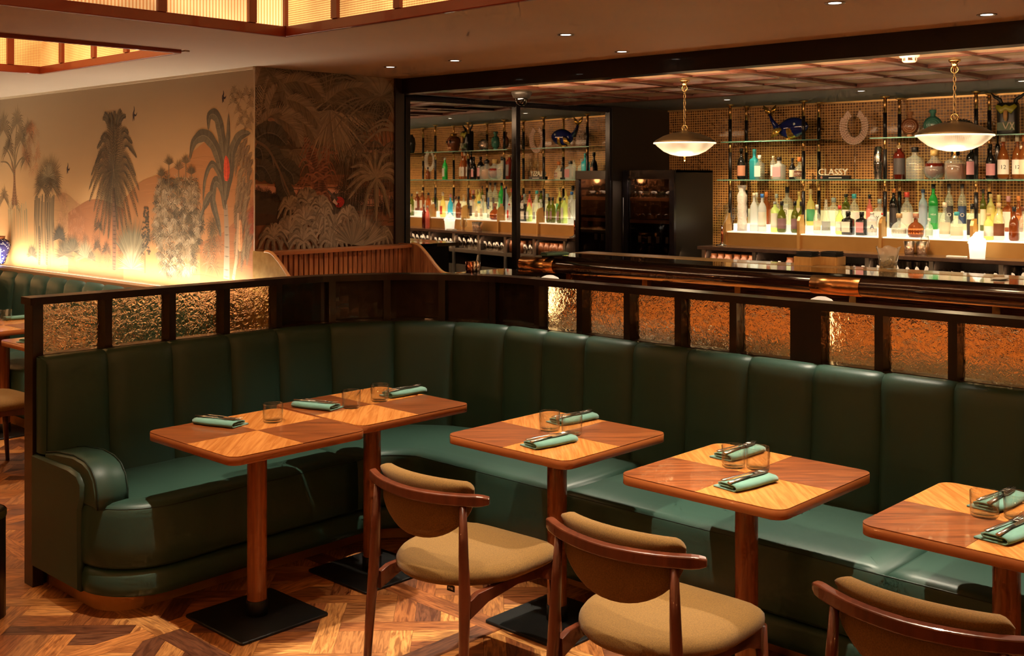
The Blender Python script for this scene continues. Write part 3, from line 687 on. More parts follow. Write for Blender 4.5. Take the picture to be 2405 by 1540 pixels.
# far wall beyond the corner: a few papyrus heads
P3 = Print(lambda u, v, e: (u, 10.33 - e, v), 5)
def m3(px, py): q = on(px, py, Y=10.33); return (q.x, q.z)
for px, py, r in ((5, 300, .35), (12, 350, .25), (-20, 330, .4), (6, 400, .3), (10, 470, .28), (-10, 500, .4)): P3.fan(m3(px, py), r, -40, 220, 34, DK, .013, .4)
for k in range(4): P3.trunk([m3(2 + k * 7, 600), m3(4 + k * 6, 450)], .02, .02, MD, 6)
sgrp(P3.m.build('mural_print', M_print, wall_far), kind='stuff')
# ---- back wall panel: dark lagoon
P2 = Print(lambda u, v, e: (u, YW - e, v), 11)
def m2(px, py): q = on(px, py, Y=YW); return (q.x, q.z)
WAT = (.70, .36, .25); LND = (.105, .058, .030); LN2 = (.075, .052, .034)
def band(pts, c, h=None):
    W = [m2(*q) for q in pts]; n = len(W) // 2
    C1 = P2.curve(W[:n], 6); C2 = P2.curve(W[n:], 6)
    for k in range(min(len(C1), len(C2)) - 1): P2.poly([C1[k], C1[k + 1], C2[k + 1], C2[k]], c)
    P2.step()
band([(600, 335), (660, 345), (730, 352), (800, 348), (946, 352), (600, 372), (660, 372), (730, 378), (800, 376), (946, 378)], WAT)
band([(735, 352), (800, 346), (870, 345), (946, 348), (735, 356), (800, 358), (870, 352), (946, 354)], LN2)
band([(600, 372), (700, 380), (800, 360), (870, 358), (946, 362), (600, 432), (700, 432), (800, 428), (870, 436), (946, 450)], (.13, .072, .036))
band([(600, 400), (700, 415), (800, 410), (870, 418), (946, 424), (600, 432), (700, 432), (800, 434), (870, 440), (946, 452)], (.24, .10, .045))
band([(600, 434), (680, 440), (760, 442), (830, 452), (946, 462), (600, 462), (680, 472), (760, 470), (830, 486), (946, 484)], WAT)
band([(600, 446), (650, 458), (700, 468), (760, 478), (800, 520), (600, 500), (650, 505), (700, 508), (760, 510), (800, 520)], LN2)
band([(775, 462), (800, 452), (825, 462), (850, 482), (880, 486), (775, 500), (800, 508), (825, 506), (850, 498), (880, 488)], (.10, .068, .042))
band([(600, 505), (700, 515), (780, 505), (860, 492), (946, 486), (600, 585), (700, 585), (780, 580), (860, 575), (946, 575)], (.25, .105, .050))
band([(600, 500), (640, 504), (700, 508), (760, 512), (800, 520), (600, 530), (640, 528), (700, 530), (760, 528), (800, 524)], (.085, .045, .025))
band([(780, 545), (830, 535), (870, 530), (900, 530), (946, 530), (780, 580), (830, 578), (870, 576), (900, 575), (946, 573)], (.11, .065, .045))
for k in range(60):
    q = m2(640 + P2.r.random() * 300, 400 + P2.r.random() * 140); P2.stroke([q, (q[0] + .1, q[1] + .005), (q[0] + .2, q[1])], .008, .004, P2.jit((.12, .055, .028), .4), 3)
for k in range(26): q = m2(602 + k * 3.6, 450 + k * .7 - 4 * sin(k)); P2.bush(q, .02, .012, 2, .03, (.045, .030, .020))
GL = (.20, .145, .09); GD = (.10, .066, .040); GM = (.31, .23, .15); GR = (.34, .14, .075)
P2.bush(m2(830, 450), .14, .13, 60, .05, (.085, .05, .026)); P2.bush(m2(905, 480), .12, .05, 40, .035, (.05, .03, .022))
# canopy background
for k in range(34):
    px, py = 605 + P2.r.random() * 335, 175 + P2.r.random() * 85; P2.fan(m2(px, py), .16 + .12 * P2.r.random(), -60, 240, 26, [GL, GD, GM, (.09, .065, .04)][k % 4], .012, .25)
for px, py, r in ((704, 215, .2), (752, 180, .24), (772, 208, .2), (700, 275, .22), (735, 262, .2), (800, 290, .22), (675, 330, .2), (690, 350, .14), (650, 350, .13), (755, 345, .16), (840, 260, .24), (820, 320, .24)):
    P2.fan(m2(px, py), r, -150, 10, 30, GL, .013, .1); P2.fan(m2(px, py), r * .8, 10, 200, 16, GD, .013, .2)
# two reddish trunks
P2.trunk([m2(762, 480), m2(745, 420), m2(730, 360), m2(720, 300)], .13, .07, (.26, .105, .06), 40)
P2.trunk([m2(762, 480), m2(757, 440), m2(762, 380), m2(775, 280)], .10, .05, (.24, .095, .052), 40)
for k in range(26):
    q = m2(730 + P2.r.random() * 40, 350 + P2.r.random() * 120); sd = P2.r.choice((-1, 1)); P2.stroke([q, (q[0] + sd * .07, q[1] + .03), (q[0] + sd * .12, q[1] - .05)], .016, .003, GR, 5)
P2.fan(m2(775, 258), .36, -175, -5, 44, GM, .016, .15); P2.fan(m2(768, 235), .3, -30, 210, 30, GL, .016, .2)
# right trunk with sword leaves
P2.trunk([m2(934, 578), m2(936, 450), m2(938, 300)], .085, .085, (.14, .072, .038), 60)
for a in range(-20, 215, 6):
    ar = radians(a); l = .62 + .1 * P2.r.random(); q = m2(893, 225); P2.stroke([q, (q[0] + l * .5 * cos(ar), q[1] + l * .5 * sin(ar) + .03), (q[0] + l * cos(ar), q[1] + l * sin(ar) - .12 * abs(cos(ar)) - .04)], .022, .003, P2.jit(GM if a % 12 else (.24, .16, .10), .3), 5)
for a in range(-150, 0, 7):
    ar = radians(a); l = .4; q = m2(893, 228); P2.stroke([q, (q[0] + l * .5 * cos(ar), q[1] + l * .5 * sin(ar) + .08), (q[0] + l * cos(ar), q[1] + l * sin(ar) - .05)], .012, .003, P2.jit(GL, .3), 5)
for e in ((862, 310), (905, 235), (920, 215), (940, 230), (946, 262), (880, 290), (852, 340)): P2.stroke([m2(932, 308), m2((932 + e[0]) / 2, (300 + e[1]) / 2 - 14), m2(*e)], .028, .010, GM, 6)
for px, py in ((842, 335), (880, 330), (905, 345), (925, 330)):
    for k in range(16): q = m2(px, py); P2.stroke([q, (q[0] + (k - 8) * .016, q[1] - .10), (q[0] + (k - 8) * .028, q[1] - .45 - .15 * P2.r.random())], .008, .002, P2.jit((.20, .14, .095), .35), 5)
q = m2(882, 418)
for a in (200, 185, 170, 150, 120, 90, 60, 30, 10, -10, -60, -90, -120): P2.leaf([q, (q[0] + .13 * cos(radians(a)), q[1] + .13 * sin(radians(a)) + .03), (q[0] + .27 * cos(radians(a)), q[1] + .27 * sin(radians(a)) - .06)], .04, GM, GL)
P2.trunk([m2(887, 485), m2(884, 420)], .022, .02, GM, 5)
# arching palm fronds, left top
for pts, l in ((((612, 320), (614, 250), (628, 190), (648, 182), (668, 215), (674, 262)), .13), (((665, 195), (700, 190), (735, 205), (765, 240)), .11), (((600, 200), (612, 160), (625, 160)), .12), (((618, 300), (650, 268), (690, 275), (725, 300), (738, 325)), .12),
               (((640, 272), (670, 285), (695, 310), (705, 345)), .10), (((672, 232), (700, 240), (730, 265), (750, 300)), .10), (((628, 260), (640, 225), (652, 205)), .08), (((612, 300), (632, 272), (660, 262)), .07), (((765, 238), (800, 212), (845, 205), (880, 222)), .10)):
    P2.frond([m2(*q) for q in pts], l, GM, GL, 60, 55, .009, .15, (.30, .22, .14))
for px, py, r in ((603, 285, .045), (636, 289, .035), (617, 303, .03), (600, 307, .03)):
    u, v = m2(px, py); P2.poly([(max(u + r * cos(k * pi / 8), XW + .10), v + r * sin(k * pi / 8)) for k in range(16)], (.36, .20, .12)); P2.step()
# broad leaves, left
for pts, wd in ((((600, 325), (625, 312), (650, 318), (672, 340)), .16), (((628, 345), (640, 375), (642, 410), (640, 428)), .18), (((655, 378), (668, 395), (685, 410), (690, 435)), .16), (((656, 405), (665, 440), (678, 465), (684, 480)), .13), (((602, 390), (618, 392), (632, 412), (640, 432)), .12), (((600, 345), (612, 352), (616, 375)), .16), (((600, 405), (608, 415), (606, 425)), .09)):
    P2.leaf([m2(*q) for q in pts], wd, (.105, .085, .060), (.070, .056, .042))
P2.stroke([m2(600, 332), m2(628, 350), m2(655, 400), m2(684, 470)], .02, .012, (.2, .13, .08), 8)
# foreground bushes
for px, py, r in ((720, 475, .2), (680, 490, .17), (752, 490, .18), (716, 520, .23), (678, 545, .22), (752, 545, .2), (782, 540, .22), (710, 568, .22), (775, 570, .2), (640, 560, .2), (760, 510, .14), (815, 512, .18), (800, 560, .15), (900, 558, .16)):
    q = m2(px, py); r *= .62
    for a in (160, 130, 100, 75, 50, 20, -10, -50, -90, -130, 190): P2.leaf([q, (q[0] + r * .5 * cos(radians(a)), q[1] + r * .5 * sin(radians(a)) + .03), (q[0] + r * cos(radians(a)), q[1] + r * sin(radians(a)) - .05)], r * .24, P2.jit(GM, .3), P2.jit(GL, .3))
P2.fan(m2(850, 578), .28, 10, 170, 60, GM, .010, .0); P2.fan(m2(825, 575), .22, 20, 160, 40, GL, .010, .0)
for pts, w_, c in ((((783, 452), (788, 466)), .02, (.10, .06, .04)),): P2.stroke([m2(*q) for q in pts], w_, w_, c)
P2.leaf([m2(786, 476), m2(796, 474), m2(806, 467)], .075, (.52, .030, .018), (.40, .020, .014)); P2.stroke([m2(770, 447), m2(780, 460), m2(790, 470)], .012, .03, (.13, .09, .07), 4); P2.stroke([m2(805, 467), m2(813, 467)], .008, .002, (.03, .02, .02)); P2.stroke([m2(781, 470), m2(790, 480)], .03, .015, (.55, .35, .25))
# trim anything that would leave the panel
for i, v in enumerate(P2.m.v): P2.m.v[i] = (min(max(v[0], XW + .004), 5.30), v[1], min(max(v[2], 1.2), 2.498))
for i, v in enumerate(P1.m.v): pass
sgrp(P2.m.build('mural_print', M_print, wall_back), 'dark jungle lagoon print with palms and a red bird', kind='stuff')
for ob in (wall_mural_left,):
    me = ob.children[0].data
    for v in me.vertices: v.co.y = min(max(v.co.y, YW + .003), 10.328); v.co.z = min(max(v.co.z, 1.0), 2.48)
me = wall_far.children[0].data
for v in me.vertices: v.co.x = min(v.co.x, XW - .01); v.co.z = min(max(v.co.z, 1.0), 2.48)

def tglass(name, tint, rough=.02, refl=1.0, body=0.0):
    """thin-walled glass: transparent with fresnel reflection; body adds a little diffuse milkiness"""
    if name in MATS: return MATS[name]
    m = bpy.data.materials.new(name); MATS[name] = m; m.use_nodes = True; nt = m.node_tree; L = nt.links.new; nt.nodes.clear()
    out = nd(nt, 'ShaderNodeOutputMaterial'); tr = nd(nt, 'ShaderNodeBsdfTransparent'); tr.inputs[0].default_value = (*tint, 1)
    gl = nd(nt, 'ShaderNodeBsdfGlossy'); gl.inputs['Roughness'].default_value = rough
    lw = nd(nt, 'ShaderNodeLayerWeight'); lw.inputs[0].default_value = .5
    pw_ = nd(nt, 'ShaderNodeMath', operation='POWER'); pw_.inputs[1].default_value = 3.2; L(lw.outputs[1], pw_.inputs[0])
    mu = nd(nt, 'ShaderNodeMath', operation='MULTIPLY_ADD', use_clamp=True); mu.inputs[1].default_value = refl * .9; mu.inputs[2].default_value = .05 * refl; L(pw_.outputs[0], mu.inputs[0])
    mx = nd(nt, 'ShaderNodeMixShader'); L(mu.outputs[0], mx.inputs[0]); src = tr.outputs[0]
    if body:
        tl = nd(nt, 'ShaderNodeBsdfTranslucent'); tl.inputs[0].default_value = (*tint, 1); df = nd(nt, 'ShaderNodeBsdfDiffuse'); df.inputs[0].default_value = (*tint, 1)
        a = nd(nt, 'ShaderNodeAddShader'); L(tl.outputs[0], a.inputs[0]); L(df.outputs[0], a.inputs[1])
        m2_ = nd(nt, 'ShaderNodeMixShader'); m2_.inputs[0].default_value = body; L(tr.outputs[0], m2_.inputs[1]); L(a.outputs[0], m2_.inputs[2]); src = m2_.outputs[0]
    L(src, mx.inputs[1]); L(gl.outputs[0], mx.inputs[2]); L(mx.outputs[0], out.inputs[0]); return m
cy.transparent_max_bounces = 14
M_tumbler = tglass('tumbler_glass', (.97, .97, .95), .01)

# ================================================================== BANQUETTE
PX0, PY0, PCX, PCY, PR = 2.08, 4.71, 3.35, 3.92, .79
L1 = PCX - PX0; L2 = L1 + PR * pi / 2; PEND = L2 + PCY + .8
def path(s, n=0.0):
    """plan point at arc length s along the back, n metres towards the sitter"""
    if s <= L1: return Vector((PX0 + s, PY0 - n))
    if s <= L2:
        a = pi / 2 - (s - L1) / PR; return Vector((PCX + (PR - n) * cos(a), PCY + (PR - n) * sin(a)))
    return Vector((PCX + PR - n, PCY - (s - L2)))
def sY(y): return L2 + PCY - y
SEAMS = [0, .291, .609, .922, 1.202, 1.505, 1.838, 2.152, 2.456, 2.722, 2.993, 3.287] + [sY(y) for y in (2.845, 2.53, 2.226, 1.932, 1.648, 1.364, 1.07, .78, .49, .19, -.11, -.41, -.7)]
def loft(mb, poly, rings, smooth=True, cap_bottom=True):
    n = len(poly); V = []; F = []
    for k, z in rings:
        for i in range(n):
            a = Vector(poly[i - 1][:2]); b = Vector(poly[i][:2]); c = Vector(poly[(i + 1) % n][:2]); t1 = (b - a).normalized(); t2 = (c - b).normalized()
            nn = Vector((-(t1.y + t2.y), t1.x + t2.x)); nn.normalize(); q = b + nn * k * min(1.5, 1 / max(.5, nn.dot(Vector((-t1.y, t1.x))))); V.append((q.x, q.y, z))
    for r in range(len(rings) - 1):
        for i in range(n):
            j = (i + 1) % n; F.append((r * n + i, r * n + j, (r + 1) * n + j, (r + 1) * n + i))
    F.append(tuple((len(rings) - 1) * n + i for i in range(n)))
    if cap_bottom: F.append(tuple(range(n - 1, -1, -1)))
    mb.add(V, F, smooth); return mb
banq = thing('corner_banquette', 'dark green channelled leather corner banquette curving round behind the walnut tables', 'banquette', (3.4, 4.0, 0))
B_ = lambda o: abs_child(o, banq)
BPROF = [(.022, .44), (.016, .60), (.008, .78), (.002, .90), (-.002, .955), (-.012, .983), (-.032, .998), (-.060, 1.002), (-.085, .996)]
for a, b in zip(SEAMS[:-1], SEAMS[1:]):
    def fn(t, v):
        k = v * (len(BPROF) - 1); i = min(int(k), len(BPROF) - 2); f = k - i
        n_ = BPROF[i][0] * (1 - f) + BPROF[i + 1][0] * f; z = BPROF[i][1] * (1 - f) + BPROF[i + 1][1] * f
        e = abs(2 * t - 1); q = path(a + (b - a) * t, n_ + .010 - .022 * e ** 7 - .005 * e ** 2)
        return (q.x, q.y, z - .007 * e ** 7)
    ts = [0, .015, .05, .12, .25, .4, .5, .6, .75, .88, .95, .985, 1]
    mb = MB(); mb.grid(lambda u, v: fn(ts[round(u * 12)], v), 13, 17); B_(mb.build('back_channel', M_leather_back, banq))
# left end of the back, upholstered return
mb = MB(); pr = [(4.712 + .004, .46)] ; P = []
mb.grid(lambda u, v: (PX0 - .012 * sin(pi * min(1, max(0, u))) ** .5, 4.70 + .095 * u + (.0 if v < .9 else .0), .585 + (.41 + .0) * v - .012 * (2 * u - 1) ** 4 * (1 if v > .95 else 0)), 7, 12)
B_(mb.build('back_end', M_leather, banq))
SE = [1.21, sY(3.047), sY(1.63), sY(.2), PEND - .1]
left_front = [(2.08, 4.70), (2.072, 4.36)] + [(2.342 + .27 * cos(pi + k * pi / 20), 4.36 + .27 * sin(pi + k * pi / 20)) for k in range(1, 11)]
def outline(a, b, nf, nb=-.02, m_=16):
    f = [tuple(path(a + (b - a) * k / m_, nf)) for k in range(m_ + 1)]; r = [tuple(path(a + (b - a) * k / m_, nb)) for k in range(m_ + 1)]
    return f + r[::-1]
SEATR = [(.012, .200), (.0, .215), (-.004, .30), (.0, .40), (.003, .432), (.012, .450), (.034, .460), (.09, .464)]
def ofs(P, d):  # shift a left front polyline inwards
    return P
n_f = .61
lf = left_front + [(x, 4.10) for x in (2.6, 2.9, 3.2)] + [tuple(path(1.21, n_f))]
B_(loft(MB(), lf + [tuple(path(1.21, -.02)), (2.08, 4.73)], SEATR).build('seat_cushion', M_leather, banq))
for a, b in zip(SE[:-1], SE[1:]): B_(loft(MB(), outline(a, b, n_f), SEATR).build('seat_cushion', M_leather, banq))
# base roll and brass kick
base = lf + [tuple(path(1.21 + (PEND - .1 - 1.21) * k / 60, n_f - .002)) for k in range(1, 61)]
baseback = [(4.14, -.7), (4.14, 4.0), (3.5, 4.7), (2.08, 4.70)]
B_(loft(MB(), base + baseback, [(.03, .082), (.006, .092), (0, .12), (.002, .165), (.012, .186), (.03, .192)]).build('base_roll', M_leather, banq))
kick = [(2.13, 4.86), (2.13, 4.40)] + [(2.29 + .16 * cos(pi + k * pi / 16), 4.40 + .16 * sin(pi + k * pi / 16)) for k in range(1, 9)] + [(3.2, 4.24)] + [tuple(path(1.3 + (PEND - .1 - 1.3) * k / 60, .46)) for k in range(1, 61)]
B_(MB().prism(kick + [(4.14, -.7), (4.14, 4.0), (3.5, 4.86)], 0, .095, True).build('brass_kick', M_brasskick, banq, 'brushed brass kick plate'))
pts = [path(s, n_f - .008) for s in [1.21 + k * (PEND - .2 - 1.21) / 80 for k in range(81)]]
pip = [(q[0] + (.004 if i == 1 else 0), q[1]) for i, q in enumerate(lf[1:])]
B_(MB().tube([(q[0] + .006, q[1] + .006, .441) for q in pip] + [(q.x, q.y, .441) for q in pts[1:]], .0026, 5).build('piping', mat('piping', (.010, .030, .022), .5), banq))
# arm: side panel and rolled armrest
ap = [(4.80, .09), (4.36, .09), (4.36, .455), (4.255, .47), (4.25, .50), (4.27, .555), (4.31, .592), (4.37, .612), (4.45, .618), (4.60, .612), (4.80, .585)]
def yz_prism(mb, poly, x0, x1, bev=.012):
    T = Matrix(((0, 0, 1, 0), (1, 0, 0, 0), (0, 1, 0, 0), (0, 0, 0, 1)))
    return mb.prism(poly, x0, x1, True, bev, T)
B_(yz_prism(MB(), [(4.80, .09), (4.355, .09), (4.355, .42), (4.33, .47), (4.33, .53), (4.37, .565), (4.45, .578), (4.80, .575)][::-1], 2.056, 2.09).build('side_panel', M_leather, banq, recalc=True))
arm = [(4.705, .44), (4.235, .44), (4.232, .50), (4.25, .558), (4.29, .598), (4.35, .620), (4.44, .628), (4.60, .615), (4.705, .595)]
B_(yz_prism(MB(), arm[::-1], 2.072, 2.215, .014).build('armrest', M_leather, banq, recalc=True))
for x_ in (2.079, 2.208): B_(MB().tube([(x_, q[0], q[1] + .001) for q in arm[1:]], .0028, 5).build('piping', mat('piping', (.010, .030, .022), .5), banq))

# ================================================================== PARTITION
def pane_material():
    m = bpy.data.materials.new('hammered_amber_glass'); m.use_nodes = True; nt = m.node_tree; L = nt.links.new; p = nt.nodes['Principled BSDF']
    p.inputs['Base Color'].default_value = (1.0, .86, .62, 1); p.inputs['Transmission Weight'].default_value = 1; p.inputs['Roughness'].default_value = .04; p.inputs['IOR'].default_value = 1.42
    tc = nd(nt, 'ShaderNodeTexCoord'); n1 = nd(nt, 'ShaderNodeTexNoise'); n1.inputs['Scale'].default_value = 26; n1.inputs['Detail'].default_value = 2; n1.inputs['Distortion'].default_value = 2.2
    L(tc.outputs['Object'], n1.inputs[0]); n2 = nd(nt, 'ShaderNodeTexVoronoi'); n2.inputs['Scale'].default_value = 55; L(tc.outputs['Object'], n2.inputs[0])
    ad = nd(nt, 'ShaderNodeMath', operation='MULTIPLY_ADD'); ad.inputs[1].default_value = .35; L(n2.outputs[0], ad.inputs[0]); L(n1.outputs[0], ad.inputs[2])
    bp = nd(nt, 'ShaderNodeBump'); bp.inputs['Strength'].default_value = .8; bp.inputs['Distance'].default_value = .006; L(ad.outputs[0], bp.inputs['Height']); L(bp.outputs[0], p.inputs['Normal'])
    return m
M_pane = pane_material()
part = thing('partition_screen', 'dark wood partition with amber textured glass panes standing behind the corner banquette', 'partition', (3.4, 4.6, 0))
Pt = lambda o: abs_child(o, part)
def path_strip(s0, s1, n0, n1, z0, z1, m_=40):
    f = [tuple(path(s0 + (s1 - s0) * k / m_, n0)) for k in range(m_ + 1)]; r = [tuple(path(s0 + (s1 - s0) * k / m_, n1)) for k in range(m_ + 1)]
    return MB().prism(f + r[::-1], z0, z1)
s_all = (-.020, PEND - .1)
Pt(path_strip(-.03, PEND - .1, -.075, -.178, 1.218, 1.250, 90).build('top_rail', M_darkwood, part, bevel=.003))
Pt(path_strip(0, PEND - .1, -.088, -.165, .965, .998, 90).build('lower_rail', M_darkwood, part))
Pt(path_strip(-.018, PEND - .1, -.10, -.16, 0, .965, 90).build('back_board', M_darkwood, part))
def mull(s, w_, n0=-.085, n1=-.162, nm='mullion'):
    Pt(path_strip(s - w_ / 2, s + w_ / 2, n0, n1, .99, 1.22, 3).build(nm, M_darkwood, part))
Pt(path_strip(-.020, .027, -.080, -.165, 0, 1.222, 2).build('end_post', M_darkwood, part, bevel=.002))
lx = [2.408, 2.7285, 3.0245, 3.334]
for x in lx: mull(x - PX0, .034)
ry = [3.815, 3.528, 3.2345, 2.94, 2.647, 2.295, 1.973, 1.678, 1.385, 1.09, .80, .45, .10, -.2]
for y in ry: mull(sY(y), .142 if y in (2.295, .45) else .036)
def pane(s0, s1): Pt(path_strip(s0, s1, -.142, -.147, .995, 1.22, 1).build('glass_pane', M_pane, part))
ed = [0.027] + [v for x in lx for v in (x - PX0 - .017, x - PX0 + .017)][:-1]
for k in range(0, len(ed) - 1, 2): pane(ed[k], ed[k + 1])
hw = lambda y: .071 if y in (2.295, .45) else .018
for y0, y1 in zip(ry[:-1], ry[1:]): pane(sY(y0) + hw(y0), sY(y1) - hw(y1))
sa, sb = lx[-1] - PX0 + .017, sY(3.815) - .018; nseg = 5
M_blackpanel = mat('black_lacquer_panel', (.010, .006, .005), .18, coat=.4, noise=(24, (.022, .012, .008), .1))
for k in range(nseg):
    a, b = sa + (sb - sa) * k / nseg, sa + (sb - sa) * (k + 1) / nseg
    Pt(path_strip(a, b, -.132, -.150, .995, 1.22, 6).build('solid_panel', M_blackpanel, part))
    if k: mull(a, .034, -.095)
# ledge behind the partition with small lamps
led = thing('lamp_ledge', 'narrow dark ledge running behind the glass partition on the bar side', 'shelf', (4.6, 2.5, 0))
abs_child(MB().bb(4.325, 4.78, .0, 4.12, .965, .985).build('ledge_top', mat('ledge_gloss', (.24, .16, .09), .15, coat=.5), led), led)
for y in (.3, 2.1, 3.5): abs_child(MB().bb(4.5, 4.56, y - .03, y + .03, 0, .965).build('ledge_leg', M_darkwood, led), led)
M_opal = mat('opal_glow', (1, .85, .6), .4, emit=(1, .68, .34), es=3.2)
for px, lb in ((1291, 'small cordless lamp with white domed cap behind the first partition pane'), (1929, 'small cordless lamp with white domed cap behind the wide partition post')):
    q = on(px, 652 if px < 1500 else 697, X=4.50)
    t = thing('table_lamp', lb, 'lamp', (4.50, q.y, .985), 0); t.scale = (1, 1, 1.085)
    MB().lathe([(.0, 0), (.045, 0), (.045, .008), (.012, .014), (.012, .06)], seg=20).build('lamp_base', M_steel, t)
    MB().lathe([(.028, .05), (.034, .08), (.036, .16), (.034, .20)], seg=20).build('glowing_tube', M_opal, t)
    MB().lathe([(.034, .198), (.056, .202), (.058, .212), (.045, .228), (.02, .238), (0, .240)], seg=24).build('domed_cap', mat('white_enamel', (.85, .82, .76), .3, emit=(1, .8, .55), es=.5), t)
    lamp('table_lamp_light', 'POINT', (4.50, q.y, 1.13), 2.2, (1.0, .70, .38), .04)

# ================================================================== TABLES
def make_table(x, y, label, group='walnut tables along the corner banquette'):
    t = thing('pedestal_table', label, 'table', (x, y, 0), 0, group)
    h = .315; r = .045
    MB().prism(rrect(-h, h, -h, h, r, 6), .716, .7478, True, .002).build('tabletop_core', M_tableedge, t)
    for qx, qy in ((-1, -1), (1, 1), (-1, 1), (1, -1)):
        which = [0, 0, 0, 0]; which[{(-1, -1): 0, (1, -1): 1, (1, 1): 2, (-1, 1): 3}[(qx, qy)]] = 1
        g = .0004; x0, x1 = (g, h - .0006) if qx > 0 else (-h + .0006, -g); y0, y1 = (g, h - .0006) if qy > 0 else (-h + .0006, -g)
        P = rrect(x0, x1, y0, y1, r, 6, which); P = [p_ for i, p_ in enumerate(P)]
        ang = pi / 4 if qx * qy > 0 else -pi / 4
        ou = RND.random() * 9; ov = RND.random() * 9; uv = [(a * cos(ang) + b * sin(ang) + ou, -a * sin(ang) + b * cos(ang) + ov) for a, b in P]
        mb = MB(); mb.uv = []; n = len(P)
        mb.add([(a, b, .7500) for a, b in P] + [(a, b, .7478) for a, b in P], [tuple(range(n))] + [(i, n + i, n + (i + 1) % n, (i + 1) % n) for i in range(n)], False, None, [uv] + [[uv[i], uv[i], uv[(i + 1) % n], uv[(i + 1) % n]] for i in range(n)])
        mb.build('veneer_panel', M_walnutA if qx * qy > 0 else M_walnutB, t, 'darker walnut quarter of the top' if qx * qy < 0 else None)
    MB().lathe([(.0395, .07), (.0395, .716)], seg=28, cap=False).build('column', M_column, t)
    MB().lathe([(.043, .010), (.043, .068), (.040, .072)], seg=28).build('collar', M_blackmetal, t)
    MB().prism(rrect(-.205, .205, -.205, .205, .012, 3), 0, .012, False, .003).build('base_plate', M_blackmetal, t)
    return t
TBL = [(2.545, 3.815, 'walnut pedestal table at the left end of the corner banquette, beside the armrest'), (3.195, 3.88, 'walnut pedestal table pushed against the left end table, in the banquette corner'),
       (3.335, 2.90, 'walnut pedestal table in front of the curved corner, behind the first chair'), (3.335, 2.035, 'walnut pedestal table in the middle of the right bench, behind the second chair'),
       (3.385, 1.185, 'walnut pedestal table cut by the right edge of the photo')]
tabs = [make_table(*a) for a in TBL]
make_table(3.18, 7.86, 'farther walnut table at the left wall banquette, with a glass on it', 'walnut tables at the wall banquette')
make_table(3.18, 6.84, 'nearer walnut table at the left wall banquette, half behind the partition post', 'walnut tables at the wall banquette')

